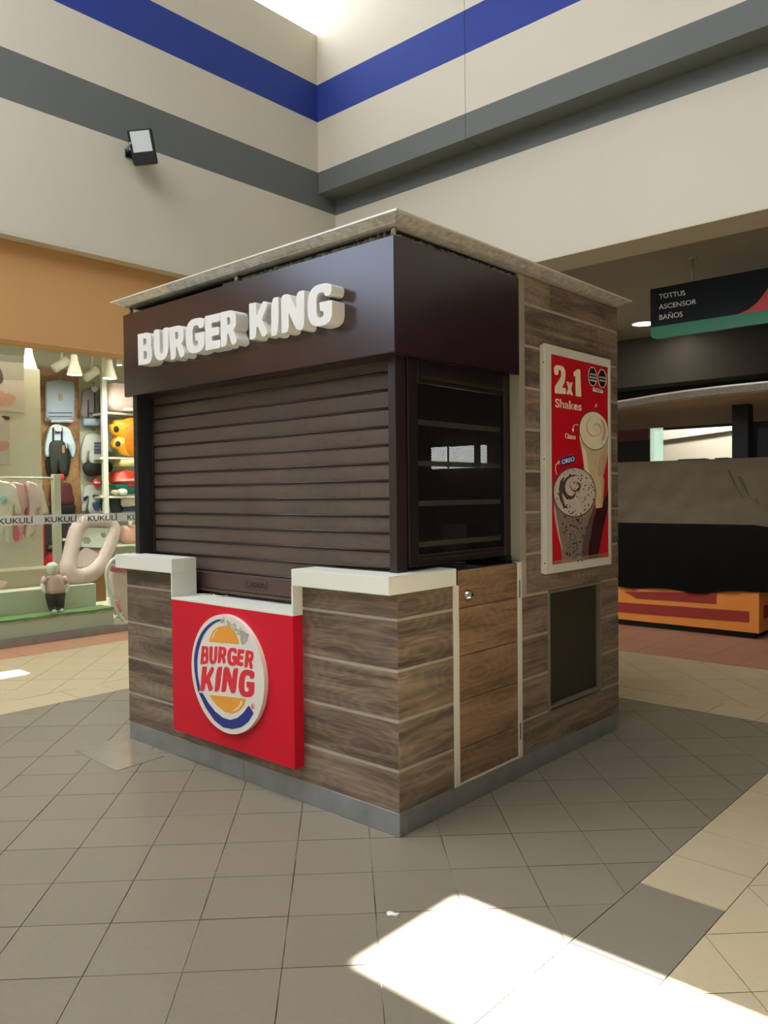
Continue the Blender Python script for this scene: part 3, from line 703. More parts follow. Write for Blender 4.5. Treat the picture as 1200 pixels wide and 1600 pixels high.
art('bun_highlight', [(598, 1246), (655, 1205), (690, 1160), (700, 1130), (718, 1138), (705, 1180), (660, 1230), (620, 1246)], 'bun_shine', 2, False)
for ch, q in (('B', ((257, 506), (335, 508), (328, 712), (240, 712))), ('U', ((343, 508), (437, 510), (424, 714), (336, 710))), ('R', ((448, 510), (545, 522), (528, 708), (437, 700))),
              ('G', ((548, 522), (657, 528), (650, 735), (545, 725))), ('E', ((668, 538), (742, 548), (722, 738), (648, 722))), ('R', ((757, 550), (855, 568), (836, 772), (738, 745))),
              ('K', ((262, 738), (405, 736), (385, 1025), (236, 1018))), ('I', ((425, 738), (488, 742), (458, 1028), (400, 1022))), ('N', ((508, 740), (670, 760), (640, 1048), (476, 1025))), ('G', ((688, 765), (858, 785), (850, 1095), (664, 1075)))):
    letter(ch, lg(q), LP-.0012, .0012, 'logo_red', disc, 'logo_letter')
flat('registered_ring', circle(280+837/7.275, 940+1190/7.275, 3.0, 20, 4.4), LP-.0006, .0006, 'logo_red', disc, 'y', holes=[circle(280+837/7.275, 940+1190/7.275, 2.5, 20, 3.8)])
def text_px(txt, BL, BR, TL, plane, ax, n, mat, parent, w=0, name='lettering', th=.0008):
    o, u, v = at(*BL, ax, plane), at(*BR, ax, plane), at(*TL, ax, plane)
    return text_on(name, txt, o, u-o, v-o, n, mat, parent, w, th)
text_px('R', lg([(828, 1208)])[0], lg([(848, 1212)])[0], lg([(828, 1172)])[0], LP, 'y', (0, -1, 0), 'logo_red', disc, .02)
random.seed(11)
bm = bmesh.new()
for k in range(46):      # flaked film at the logo's upper right
    t = random.random(); cx = 470+300*t+random.uniform(-30, 30); cy = 195+200*t**1.3+random.uniform(-30, 35)
    rr = random.uniform(4, 15)
    lp_ = [(cx+rr*random.uniform(.5, 1.2)*math.cos(a), cy+rr*random.uniform(.5, 1.4)*math.sin(a)) for a in [i*math.pi/4 for i in range(8)]]
    w3 = [at(*p, 'y', LP) for p in lg(lp_)]
    prism_bm(bm, [[(p.x, p.z) for p in w3]], lambda x, z: Vector((x, LP-.0016-.00001*k, z)), lambda x, z: Vector((x, LP, z)))
o = [(690, 380), (670, 335), (700, 318), (745, 335), (775, 385), (775, 440), (740, 480), (715, 490), (698, 450)]
w3 = [at(*p, 'y', LP) for p in lg(o)]; prism_bm(bm, [[(p.x, p.z) for p in w3]], lambda x, z: Vector((x, LP-.0013, z)), lambda x, z: Vector((x, LP, z)))
finish('worn_film', bm, 'worn', disc)

# ---- poster light box on the tall wall
pz = lambda pts: [(840+x/4.21, 530+y/4.21) for x, y in pts]
PX = .037
c4 = [at(*p, 'x', PX) for p in pz([(50, 32), (478, 130), (490, 1478), (56, 1549)])]
y0, y1 = (c4[0].y+c4[3].y)/2, (c4[1].y+c4[2].y)/2; z1, z0 = (c4[0].z+c4[1].z)/2, (c4[2].z+c4[3].z)/2
PB = thing('poster_light_box', 'white-framed red milkshake poster hanging on the kiosk side wall', 'poster', (.0, (y0+y1)/2, z0))
box('backing_box', .0005, .018, y0+.004, y1-.004, z0+.004, z1-.004, 'frame_white', PB, .002)
for a, b, c, d in ((y0, y0+.066, z0, z1), (y1-.028, y1, z0, z1), (y0+.066, y1-.028, z1-.048, z1), (y0+.066, y1-.028, z0, z0+.048)):
    box('frame', .018, PX, a, b, c, d, 'frame_white', PB, .002)
for z in (z0+.06, (z0+z1)/2, z1-.1): lathe('screw', (.028, y0, z), [(.004, -.001), (.004, .0005)], 'black_metal', PB, 8, 'y')
prt = box('printed_sheet', .018, PX-.006, y0+.066, y1-.028, z0+.048, z1-.048, 'print_red', PB)
QX = PX-.006
def pr(name, pts, mat, k=1, sm=True): return flat(name, pz(pts), QX+.0007*k, .0007*k, mat, prt, 'x', sm=sm)
def ptx(txt, BL, BR, TL, mat, w, k=1): return text_px(txt, *[pz([p])[0] for p in (BL, BR, TL)], QX, 'x', (1, 0, 0), mat, prt, w, 'lettering', .0007*k)
NX = (1, 0, 0)
for ch, q in (('2', ((107, 164), (182, 180), (186, 362), (113, 356))), ('x', ((189, 278), (231, 286), (232, 370), (190, 362))), ('1', ((236, 192), (280, 200), (287, 380), (238, 372)))):
    TL, TR, BR, BL = [at(*p, 'x', QX) for p in pz(q)]
    def dg(off):
        def g(u, v):
            p = BL*(1-u)*(1-v)+BR*u*(1-v)+TR*u*v+TL*(1-u)*v
            return Vector((QX+off, p.y, p.z))
        return g
    finish('numeral', prism_bm(bmesh.new(), [rounded(LET[ch][0], 6)], dg(.0007), dg(0)), 'print_cream', prt)
ptx('Shakes', (117, 448), (290, 473), (114, 388), 'print_cream', .02); ptx('Clásico', (181, 652), (250, 660), (180, 618), 'print_cream', .012)
pr('shadow_area', [(390, 1115), (440, 1060), (474, 960), (474, 1060), (430, 1250), (396, 1452), (330, 1468), (345, 1300), (370, 1180)], 'shadow_print', 1, False)
plain('shake_cream', (214, 190, 150), .35, noise=.25, scale=9); plain('shake_light', (240, 226, 196), .35, noise=.08, scale=8); plain('shake_mid', (196, 168, 128), .35, noise=.1)
plain('shake_grey', (140, 122, 112), .35, noise=.3, scale=9); plain('shake_pale', (206, 190, 180), .35, noise=.12, scale=10); plain('shake_dark', (94, 78, 72), .35, noise=.1)
pr('glass_print', [(276, 640), (300, 780), (312, 900), (330, 1000), (380, 1060), (385, 1112), (426, 1106), (436, 960), (432, 900), (462, 760), (470, 640), (370, 560)], 'shake_cream', 2, False)
pr('glass_print', [(424, 905), (440, 925), (428, 1095), (415, 1100)], 'shake_mid', 3, False)
E1 = lambda s: [(371+97*s*math.cos(a)+10*s*math.sin(a), 602+130*s*math.sin(a)) for a in [i*math.pi/16 for i in range(32)]]
pr('shake_rim', E1(1.0), 'shake_dark', 3, False); pr('shake_top', E1(.955), 'shake_light', 4, False)
def swirl(cx, cy, rx, ry, mat, k, w=.16, turns=1.35, ph=0):
    N = 34; out = []; inn = []
    for i in range(N):
        t = i/(N-1); a = ph+turns*2*math.pi*t; r = .15+.62*t; ww = w*math.sin(math.pi*min(1, t*1.05+.02))
        out.append((cx+rx*(r+ww/2)*math.cos(a), cy+ry*(r+ww/2)*math.sin(a))); inn.append((cx+rx*(r-ww/2)*math.cos(a), cy+ry*(r-ww/2)*math.sin(a)))
    for i in range(N-1):
        yield [out[i], out[i+1], inn[i+1], inn[i]]
def swirl_print(cx, cy, rx, ry, mat, k, **kw):
    bm = bmesh.new()
    for qd in swirl(cx, cy, rx, ry, mat, k, **kw):
        w3 = [at(*p, 'x', QX) for p in pz(qd)]
        prism_bm(bm, [[(p.y, p.z) for p in w3]], lambda y, z: Vector((QX+.0007*k, y, z)), lambda y, z: Vector((QX, y, z)))
    finish('swirl', bm, mat, prt)
swirl_print(378, 585, 90, 110, 'shake_mid', 5, w=.12, turns=1.2, ph=3.6)
swirl_print(372, 590, 90, 110, 'print_cream', 6, w=.08, turns=1.1, ph=3.9)
pr('glass_print', [(108, 1070), (130, 1240), (156, 1370), (163, 1440), (160, 1498), (330, 1470), (328, 1400), (340, 1330), (362, 1230), (380, 1050), (240, 1000)], 'shake_grey', 4, False)
E2 = lambda s: [(243+141*s*math.cos(a), 1006+165*s*math.sin(a)) for a in [i*math.pi/18 for i in range(36)]]
pr('shake_rim', E2(1.0), 'shake_dark', 5, False); pr('shake_top', E2(.955), 'shake_pale', 6, False)
swirl_print(225, 995, 120, 150, 'shake_dark', 7, w=.2, turns=.85, ph=.3)
swirl_print(250, 960, 60, 70, 'shake_dark', 8, w=.22, turns=.9, ph=4.3)
pr('glass_shade', [(345, 1170), (378, 1090), (362, 1230), (340, 1330), (328, 1400), (328, 1468), (285, 1474), (300, 1330)], 'shake_dark', 5, False)
pr('glass_glint', [(112, 1100), (120, 1130), (140, 1260), (164, 1380), (160, 1382), (134, 1264), (115, 1150)], 'shake_pale', 5, False)
pr('glass_glint', [(290, 700), (318, 735), (342, 890), (352, 985), (334, 1000), (314, 880)], 'shake_light', 3, False)
pr('glass_shade', [(415, 740), (464, 690), (456, 770), (430, 900), (395, 905)], 'shake_mid', 3, False)
pr('cream_fold', [(415, 520), (440, 545), (452, 600), (440, 655), (420, 675), (432, 630), (430, 580)], 'shake_mid', 5, False)
pr('cream_fold', [(150, 930), (175, 905), (165, 960), (162, 1030), (180, 1090), (205, 1115), (170, 1108), (145, 1050), (140, 985)], 'shake_dark', 7, False)
random.seed(5); bm = bmesh.new()
for k in range(150):
    if k < 80:
        a, r = random.uniform(0, 6.28), math.sqrt(random.random())*.93; cx, cy = 243+138*r*math.cos(a), 1006+162*r*math.sin(a)
    else:
        cy = random.uniform(1150, 1470); w = 1-(cy-1150)/700; cx = 240+random.uniform(-95, 95)*w
    s = random.uniform(1.5, 4.2)
    w3 = [at(*p, 'x', QX) for p in pz([(cx-s, cy), (cx, cy+s*1.5), (cx+s, cy+1), (cx+.5, cy-s*1.6)])]
    prism_bm(bm, [[(p.y, p.z) for p in w3]], lambda y, z: Vector((QX+.0064+.000004*k, y, z)), lambda y, z: Vector((QX+.003, y, z)))
tag(finish('cookie_specks', bm, 'print_black', prt), kind='stuff')
pr('brand_patch', [(153, 788), (200, 768), (240, 766), (248, 785), (244, 806), (200, 822), (162, 834), (154, 815)], 'logo_blue', 1, True)
ptx('OREO', (160, 824), (243, 800), (157, 794), 'print_white', .02, 2)
pr('brand_ribbon', [(155, 775), (235, 752), (236, 762), (158, 784)], 'logo_red', 1, False)
for arc in ([(127, 890), (117, 860), (120, 825), (142, 806)], [(266, 568), (258, 560), (240, 566), (232, 586), (233, 604)]):
    bm = bmesh.new()
    w3 = [at(*p, 'x', QX+.0006) for p in pz(arc)]; tube_bm(bm, w3, .0022, 6)
    e = at(*pz([arc[-1]])[0], 'x', QX+.0006); d = (w3[-1]-w3[-2]).normalized(); s = Vector((0, -d.z, d.y))
    tube_bm(bm, [e-d*.012+s*.01, e+d*.004, e-d*.012-s*.01], .0022, 6)
    finish('arrow', bm, 'print_cream', prt)
for cx, cy, rx, ry, lines in ((362, 246, 29, 64, ('ALTO EN', 'GRASAS', 'SATURADAS')), (425, 259, 28, 62, ('ALTO EN', 'AZÚCAR'))):
    oc = lambda s: [(cx+rx*s*math.cos(a)*1.05, cy+ry*s*math.sin(a)*1.05+rx*s*math.cos(a)*.22) for a in [math.pi/8+i*math.pi/4 for i in range(8)]]
    pr('octagon_rim', oc(1.0), 'print_white', 1, False); pr('octagon', oc(.90), 'print_black', 2, False)
    for i, l in enumerate(lines):
        yy = cy-16*(len(lines)-1)/2+i*20
        ptx(l, (cx-21, yy+3), (cx+21, yy+12), (cx-21, yy-9), 'print_white', .01, 3)
pr('warning_strip', [(363, 318), (430, 334), (430, 357), (364, 341)], 'print_white', 1, False)
ptx('EVITAR SU CONSUMO', (366, 330), (427, 345), (366, 322), 'print_black', 0, 2); ptx('EXCESIVO', (382, 341), (414, 349), (382, 333), 'print_black', 0, 2)
pr('logo_mark', [(379, 430), (391, 424), (390, 431), (381, 436)], 'print_cream', 1, False); pr('logo_mark', [(380, 440), (391, 435), (389, 443), (379, 448)], 'print_cream', 1, False)
for i in range(3):
    pr('fine_print', [(112, 1462+i*10), (460, 1406+i*10), (460, 1408+i*10), (112, 1465+i*10)], 'shake_cream', 9, False)

# ================================================================== LEFT SHOP
GX = -5.83
struct(box('wall_shop_header', GX-.12, -5.645, -5.5, 5.1, 3.035, 4.0, 'orange_wall'), 'orange panel above the baby shop window', 'wall')
struct(box('trim_4', GX-.1, AX-.001, -4.15, 5.1, 4.0, 4.0295, 'cream'), 'underside of the overhanging cream wall above the orange panel', 'trim')
struct(box('baseboard_shop', GX-.10, GX+.004, -5.5, 5.1, 0, .076, 'plinth_metal'), 'low grey metal sill under the shop window', 'sill')
struct(box('wall_left_far', GX-.12, GX, -11, -5.5, 0, 4.06, 'cream'), 'cream wall left of the baby shop', 'wall')
SEAM = 1.592
for k, (a, b) in enumerate(((-3.4, -.905), (-.895, SEAM-.005), (SEAM+.005, 5.1))):
    w = struct(box('window_%d' % (70+k), GX-.022, GX-.010, a, b, .076, 3.075, 'shop_glass'), ('far left', 'left', 'right')[k]+' pane of the baby shop window', 'window')
    if k: box('pane_clip', GX-.03, GX-.002, (SEAM-.06 if k == 1 else SEAM-.005), (SEAM-.005 if k == 1 else SEAM+.09), 3.03, 3.076, 'brushed', w)
    box('frosted_band', GX-.009, GX-.0085, a, b, 1.224, 1.318, 'frost', w)
    per = at(138, 812, 'x', GX).y-at(71, 812, 'x', GX).y
    yy = at(71, 812, 'x', GX).y
    for j in range(-8, 7):
        s = yy+j*per
        if s < a or s+.36 > b: 
            if not (s < SEAM < s+.36 and k == 2): continue
        text_on('brand_word', 'KUKULÍ', (GX-.008, s, 1.238), (0, .345, 0), (0, 0, .072), (1, 0, 0), 'ink', w, .012, .0006)
struct(box('floor_shop', -9.6, GX-.10, -5.5, 5.1, -.01, .06, 'shop_white'), 'pale floor of the baby shop', 'floor')
struct(box('ceiling_shop', -9.6, GX-.12, -5.5, 5.1, 3.78, 3.85, 'shop_white'), 'white ceiling of the baby shop', 'ceiling')
BX = -8.9
struct(box('wall_shop_back', BX-.15, BX, -5.5, 5.1, .06, 3.78, 'shop_grey'), 'pale grey back wall of the baby shop', 'wall')
struct(box('wall_shop_side', -9.05, GX-.12, 4.9, 5.1, .06, 3.78, 'shop_grey'), 'pale grey side wall of the baby shop', 'wall')
struct(box('wall_shop_end', -9.05, GX-.12, -5.5, -5.3, .06, 3.78, 'shop_grey'), 'pale grey end wall of the baby shop', 'wall')
def rect_at(px0, px1, py0, py1, X):
    a, b = at(px0, (py0+py1)/2, 'x', X), at(px1, (py0+py1)/2, 'x', X)
    return a.y, b.y, at((px0+px1)/2, py1, 'x', X).z, at((px0+px1)/2, py0, 'x', X).z
# ceiling ducts
for k, (x0, z) in enumerate(((-8.0, 3.55), (-7.2, 3.62))):
    box_ = box('ceiling_beam', x0-.12, x0+.12, -5.3, 4.9, z, 3.78, 'shop_white'); tag(box_, ('rear', 'front')[k]+' white ceiling beam inside the baby shop', 'beam', kind='structure')
# display platforms
tag(box('display_platform', -7.6, -5.92, -3.5, 1.975, .06, .258, 'pale_board', bev=.004), 'low pale display platform just behind the shop window', 'platform')
bm = bmesh.new(); random.seed(2)
n = 90; ys = [-3.5+5.475*i/n for i in range(n+1)]
A = [bm.verts.new((-5.905+random.uniform(-.012, .012), y, .258+.012+random.uniform(-.004, .004))) for y in ys]; Bv = [bm.verts.new((-6.21, y, .27)) for y in ys]; Cv = [bm.verts.new((-5.905+random.uniform(-.01, .006), y, .245+random.uniform(-.008, .006))) for y in ys]
for i in range(n):
    bm.faces.new((A[i], A[i+1], Bv[i+1], Bv[i])); bm.faces.new((Cv[i], Cv[i+1], A[i+1], A[i]))
tag(finish('grass_mat', bm, 'grass'), 'strip of green artificial grass along the shop platform', 'grass mat')
tag(box('display_step', -7.4, -6.21, -3.4, 1.925, .26, .516, 'pale_board', bev=.004), 'long pale display box standing behind the grass strip', 'box')
tag(box('display_step', -7.35, -6.50, -3.4, 1.66, .517, .705, 'beige_board', bev=.004), 'upper beige display step behind the long pale box', 'box')
pn = tag(box('freestanding_partition', -7.02, -6.90, -3.4, 1.652, .706, 2.98, 'shop_white', bev=.003), 'tall white display panel carrying baby photographs', 'panel')
def poster(name, label, px, py, X, parts, bg):
    y0, y1, z0, z1 = rect_at(*px, *py, X)
    r = thing(name, label, 'poster', (X, (y0+y1)/2, z0), 'baby photographs on the white panel')
    box('print', X-.012, X, y0, y1, z0, z1, bg, r)
    for i, (pts, m) in enumerate(parts): flat('printed_shape', pts, X+.001*(i+1), .001*(i+1), m, r, 'x', sm=m != 'mist' and m != 'dusk')
poster('baby_poster', 'large pale photo poster at the upper left of the shop panel', (-40, 37.5), (556, 642), -6.885,
       [([(-40, 549), (37.4, 557.5), (37.4, 594), (-40, 592)], 'mist'), ([(-40, 549), (37.4, 557.5), (37.4, 567), (-40, 562)], 'dusk'), ([(-40, 628), (0, 611), (8, 615), (12, 614), (25, 620), (20, 630), (12, 633), (0, 634), (-20, 640), (-40, 640)], 'skin_print'), ([(-30, 575), (-3, 574), (4, 584), (5, 594), (0, 600), (-20, 604)], 'hair_print')], 'paper_print')
poster('baby_poster', 'smaller pale photo poster below the large one on the panel', (-40, 15.3), (649, 725), -6.885,
       [([(-40, 688), (0, 690), (12, 690), (14, 698), (8, 704), (-10, 706), (-40, 706)], 'skin_print'), ([(3, 650), (14, 651), (14, 656), (8, 655)], 'hair_print')], 'paper_print')
# garment rail with hanging baby clothes
RXk = -6.66
gr = thing('garment_rail', 'white garment rail with pink baby clothes in the shop window', 'clothes rail', (RXk, 1.2, .706))
y0, y1, _, z1 = rect_at(83.2, 93.6, 741, 887, RXk)
box('upright', RXk-.04, RXk+.04, y0, y1, .706, z1, 'shop_white', gr, .004)
box('upright', RXk-.04, RXk+.04, y0-2.2, y1-2.2, .706, z1, 'shop_white', gr, .004)
zr = at(60, 747, 'x', RXk).z
tube('rail', [(RXk, y0-2.2, zr), (RXk, y0+.02, zr)], .013, 'shop_white', gr)
box('foot', RXk-.16, RXk+.10, y0+.02, y1-.02, .706, .726, 'shop_white', gr)
GARM = [('cream_cloth', 'cream baby romper with teal patch hanging leftmost on the white rail', [(-8, 757), (4, 752), (12, 753), (24, 761), (28, 780), (32, 801), (23, 802), (20, 786), (17, 812), (15, 846), (8, 846), (5, 824), (1, 846), (-8, 846)], .0),
        ('pink', 'pink baby suit hanging second on the white rail', [(18, 757), (26, 754), (35, 757), (39, 765), (44, 787), (37, 797), (37, 812), (34, 842), (22, 843), (20, 800)], -.05),
        ('hot_pink', 'bright pink baby garment in the middle of the white rail', [(37, 759), (43, 757), (46, 775), (48, 802), (45, 835), (38, 835), (37, 790)], -.09),
        ('pale_pink', 'pale pink baby coat hanging fourth on the white rail', [(42, 756), (47, 753), (57, 758), (62, 775), (64, 793), (56, 795), (53, 828), (46, 838), (39, 838), (45, 800)], -.03),
        ('cream_cloth', 'cream dress hanging nearest the post of the white rail', [(52, 757), (60, 755), (67, 767), (71, 785), (75, 803), (65, 804), (63, 833), (57, 841), (49, 841), (54, 790)], -.08)]
for m, lb, pts, dx in GARM:
    X = RXk+.06+dx
    c = at(sum(p[0] for p in pts)/len(pts), min(p[1] for p in pts), 'x', X)
    g = thing('baby_garment', lb, 'baby clothes', (X, c.y, c.z-.6), 'clothes on the white rail')
    puffy('cloth', pts, X, .07, m, g)
    tube('hanger', [(RXk, c.y-.01, c.z-.005), (X, c.y, zr-.0), (RXk, c.y+.004, zr+.016)], .004, 'shop_white', g, 6)
    if 'teal' in lb: puffy('patch', [(1, 778), (5, 775), (8, 775), (12, 777), (11, 783), (8, 783), (8, 787), (2, 787), (3, 783), (0, 782)], X+.045, .012, 'teal', g, sm=False)
    if 'second' in lb: puffy('cuff', [(22, 820), (28, 822), (30, 843), (22, 843)], X+.03, .03, 'hot_pink', g)
# small mannequin
DX = -6.05
d0 = at(83, 956, 'x', DX)
mq = thing('child_mannequin', 'small white toddler mannequin in pink top and black trousers on the grass strip', 'mannequin', (DX, d0.y, .27))
def dl(px, py): return at(px, py, 'x', DX)
def chain(name, spec, mat, parent, n=14, sy=1.0):
    bm = bmesh.new(); tube_bm(bm, [p for p, r in spec], [r for p, r in spec], n)
    return finish(name, bm, mat, parent, smooth=True)
zf = .272
hc = dl(81.5, 887.5)
chain('head', [(hc+Vector((0, 0, -.075)), .015), (hc+Vector((0, 0, -.066)), .034), (hc+Vector((0, 0, -.04)), .055), (hc+Vector((0, 0, 0)), .064), (hc+Vector((0, 0, .035)), .055), (hc+Vector((0, 0, .055)), .034), (hc+Vector((0, 0, .063)), .006)], 'ball_white', mq, 20)
nb, nt = dl(83.5, 900), dl(82.5, 892); chain('neck', [(nb, .030), (nt, .028)], 'ball_white', mq)
def oval(name, rows, mat, parent, n=20):
    """rows: (px,py,half width m, half depth m)"""
    bm = bmesh.new(); R = []
    for x, y, w, dd in rows:
        c = dl(x, y); R.append([bm.verts.new(c+Vector((dd*math.sin(2*math.pi*k/n), w*math.cos(2*math.pi*k/n), 0))) for k in range(n)])
    for A, B in zip(R, R[1:]):
        for k in range(n): bm.faces.new((A[k], A[(k+1) % n], B[(k+1) % n], B[k]))
    bm.faces.new(R[0]); bm.faces.new(R[-1]); return finish(name, bm, mat, parent, smooth=True)
oval('pink_top', [(85, 897.5, .03, .03), (85, 899, .068, .045), (85.2, 904, .092, .062), (85.5, 912, .096, .070), (86, 920, .100, .074), (86.5, 926.5, .104, .076)], 'pink', mq)
for sx, sh, el, wr_, hd in ((-1, (72, 902), (66.5, 912), (66, 919), (67.5, 925)), (1, (98, 902.5), (103.5, 911), (104.5, 917), (102, 924))):
    a, b, c, e = dl(*sh), dl(*el), dl(*wr_), dl(*hd)
    chain('sleeve', [(a, .036), ((a+b)/2, .034), (b, .030)], 'pink', mq)
    chain('arm', [(b, .024), (c+Vector((.02, 0, 0)), .021), (e+Vector((.03, 0, 0)), .016), (e+Vector((.035, 0, -.02)), .011)], 'ball_white', mq)
for hx, kx, fx in ((79, 80, 82.5), (93.5, 93.5, 94.5)):
    hp, kn, ft = dl(hx, 926), dl(kx, 939), dl(fx, 952)
    chain('trouser_leg', [(hp, .056), (hp.lerp(kn, .5), .054), (kn, .048), (kn.lerp(ft, .6), .043), (Vector((ft.x, ft.y, zf+.022)), .036)], 'black_cloth', mq)
    chain('shoe', [(Vector((ft.x-.02, ft.y, zf+.016)), .018), (Vector((ft.x+.02, ft.y, zf+.016)), .024), (Vector((ft.x+.06, ft.y, zf+.014)), .018)], 'ball_white', mq)
# baby nest wrapped in plastic
def nl(px, py):
    t = (915-py)/107.0
    return at(px, py, 'x', -6.36-.30*t)
nest = thing('baby_nest', 'pink padded baby nest wrapped in clear plastic leaning on the pale box', 'baby nest', (-6.36, nl(125, 912).y, .516))
mid = smooth_loop([(123, 826), (138, 819), (158, 818), (174, 824), (177, 836), (170, 855), (162, 873), (153, 889), (140, 900), (124, 905), (110, 900), (107, 886), (111, 866), (116, 845)], 3)
rad = [.098 if y > 880 else .084 for x, y in mid]
finish('padded_rim', tube_bm(bmesh.new(), [nl(*p) for p in mid], rad, 14, True), 'pale_pink', nest, smooth=True)
def nflat(name, pts, mat, off, th):
    bm = bmesh.new(); W3 = [nl(*p) for p in pts]; nrm = (W3[1]-W3[0]).cross(W3[2]-W3[0]).normalized()
    if nrm.x < 0: nrm = -nrm
    A = [bm.verts.new(p+nrm*(off+th)) for p in W3]; B = [bm.verts.new(p+nrm*off) for p in W3]; n = len(pts)
    bm.faces.new(A); bm.faces.new(B)
    for k in range(n): bm.faces.new((A[k], A[(k+1) % n], B[(k+1) % n], B[k]))
    return finish(name, bm, mat, nest)
nflat('mattress', [(122, 830), (172, 828), (162, 872), (148, 892), (113, 896), (112, 880)], 'pink', -.06, .05)
nflat('leaflet', [(117, 829), (169, 830), (160, 861), (113, 859)], 'ball_white', .035, .004)
nflat('leaflet_print', [(126, 848), (129, 844), (137, 845), (140, 850), (136, 855), (129, 854)], 'mist', .0395, .001)
nflat('leaflet_print', [(155, 839), (160, 837), (164, 840), (162, 845), (157, 845)], 'mist', .0395, .001)
nflat('small_pillow', [(131, 860), (152, 871), (141, 889), (112, 894), (106, 880)], 'pale_pink', .015, .035)
finish('plastic_wrap', tube_bm(bmesh.new(), [nl(*p) for p in mid], [r+.009 for r in rad], 14, True), 'plastic_film', nest, smooth=True)
nest.location.z += .025
# tubular stand with a wrapped seat at the window's right
tb = thing('baby_swing', 'white curved-tube baby seat stand wrapped in plastic at the shop window', 'baby seat', (-6.02, at(186, 975, 'x', -6.02).y, .06))
cv = [at(x, y, 'x', -6.02) for x, y in ((200, 867), (186, 869), (175, 876), (168.5, 886), (166.5, 898), (168, 912), (173, 930), (180, 947), (187, 962), (194, 974))]
for p in cv: p.z = max(p.z, .085)
sp_ = [tuple(p) for p in cv]
tube('curved_leg', sp_, .022, 'ball_white', tb, 12)
tube('pink_sleeve', [at(x, y, 'x', -6.02) for x, y in ((179.5, 938), (183, 947), (187.5, 957))], .027, 'hot_pink', tb, 12)
tube('cross_leg', [at(x, y, 'x', -6.08) for x, y in ((176, 972), (184, 962), (190, 956))], .018, 'ball_white', tb, 8)
puffy('wrapped_seat', [(172, 890), (182, 884), (200, 883), (214, 890), (214, 968), (200, 972), (180, 960), (174, 930)], -6.22, .12, 'pale_pink', tb)
puffy('plastic_bag', [(170, 886), (182, 881), (200, 880), (216, 886), (216, 972), (200, 975), (178, 965), (172, 930)], -6.22, .15, 'plastic_film', tb)
puffy('bag_header', [(172, 884), (200, 883), (214, 886), (214, 894), (198, 893), (172, 893)], -6.14, .02, 'hot_pink', tb, sm=False)
y0, y1, z0, z1 = rect_at(148, 166, 893, 937, -6.55)
tag(box('carton', -6.8, -6.55, y0, y1, .26, z1, 'card', bev=.004), 'brown cardboard carton behind the wrapped baby nest', 'carton')
# back wall fittings
y0, y1, z0, z1 = rect_at(61.5, 125.5, 576, 890, BX+.03)
tag(box('wood_display_panel', BX, BX+.03, y0-1.4, y1, .06, z1, 'panel_wood'), 'brown wooden display panel on the back wall of the shop', 'panel', kind='structure')
y0, y1, z0, z1 = rect_at(94, 158, 803, 893, BX+.45)
sc_ = thing('low_cabinet', 'black low shelf unit behind the baby nest', 'cabinet', (BX+.3, (y0+y1)/2, .06))
box('body', BX+.03, BX+.45, y0-.5, y1, .06, z1-.05, 'black_cloth', sc_); box('shelf', BX+.44, BX+.50, at(96, 843, 'x', BX+.45).y, at(107, 843, 'x', BX+.45).y, at(100, 845, 'x', BX+.45).z, at(100, 841, 'x', BX+.45).z, 'shop_white', sc_)
HX = BX+.12
def hung(name, label, parts, cat='baby clothes', group='clothes on the back wall of the shop'):
    allp = [p for q in parts for p in q[1]]
    c = at(sum(p[0] for p in allp)/len(allp), min(p[1] for p in allp), 'x', HX)
    t = thing(name, label, cat, (HX, c.y, c.z), group)
    for i, q in enumerate(parts):
        nm, pts, m = q[:3]; puffy(nm, pts, HX+(q[3] if len(q) > 3 else .012*i), q[4] if len(q) > 4 else .05, m, t, sm=(q[5] if len(q) > 5 else True))
    tube('hook', [(BX, c.y, c.z+.05), (HX, c.y, c.z+.05), (HX, c.y, c.z-.02)], .008, 'brushed', t, 6)
    return t
R_ = lambda a, b, c, d: [(a, c), (b, c), (b, d), (a, d)]
hung('baby_set', 'light blue folded baby set in clear bag on the wooden panel', [('cloth', [(72, 600), (78, 596), (92, 594), (108, 596), (115, 602), (115, 640), (113, 654), (93, 657), (74, 654), (72, 640)], 'blue_cloth'), ('fold', R_(76, 113, 644, 646), 'denim', .03, .012, False), ('fold', R_(76, 112, 650, 651.5), 'denim', .03, .012, False), ('badge', R_(91.5, 97.5, 615, 626), 'card', .03, .015, False), ('hem', R_(80, 113, 656, 660), 'pale_blue', .0, .03, False), ('clear_bag', R_(70, 117, 595, 659), 'plastic_film', .01, .08, False)])
hung('baby_outfit', 'pale blue shirt and dark trousers with braces on the wooden panel',
     [('shirt', [(83, 664), (90, 663), (96, 665), (107, 670), (112, 680), (118, 698), (114, 716), (109, 704), (104, 692), (103, 702), (77, 702), (76, 713), (71, 712), (70, 698), (73, 682), (77, 669)], 'pale_blue'), ('trousers', [(78, 692), (90, 688), (101, 692), (104, 715), (102, 738), (93, 738), (90, 716), (88, 738), (80, 738), (77, 712)], 'dark_cloth', .03, .05), ('collar', [(85, 666), (90, 669), (95, 666), (96, 673), (90, 676), (85, 672)], 'ball_white', .04, .02),
      ('brace', R_(82, 84.2, 668, 695), 'dark_cloth', .035, .03, False), ('brace', R_(95.5, 97.5, 668, 695), 'dark_cloth', .035, .03, False), ('label_tag', R_(97, 101, 696, 708), 'card', .06, .01, False), ('bow_tie', [(87, 673), (90, 675), (93, 673), (93, 677), (90, 676), (87, 677)], 'dark_cloth', .055, .02, False)])
hung('baby_trousers', 'dark trousers hanging behind the braces outfit', [('cloth', [(74, 712), (108, 702), (107, 740), (100, 744), (76, 744)], 'black_cloth', -.04)])
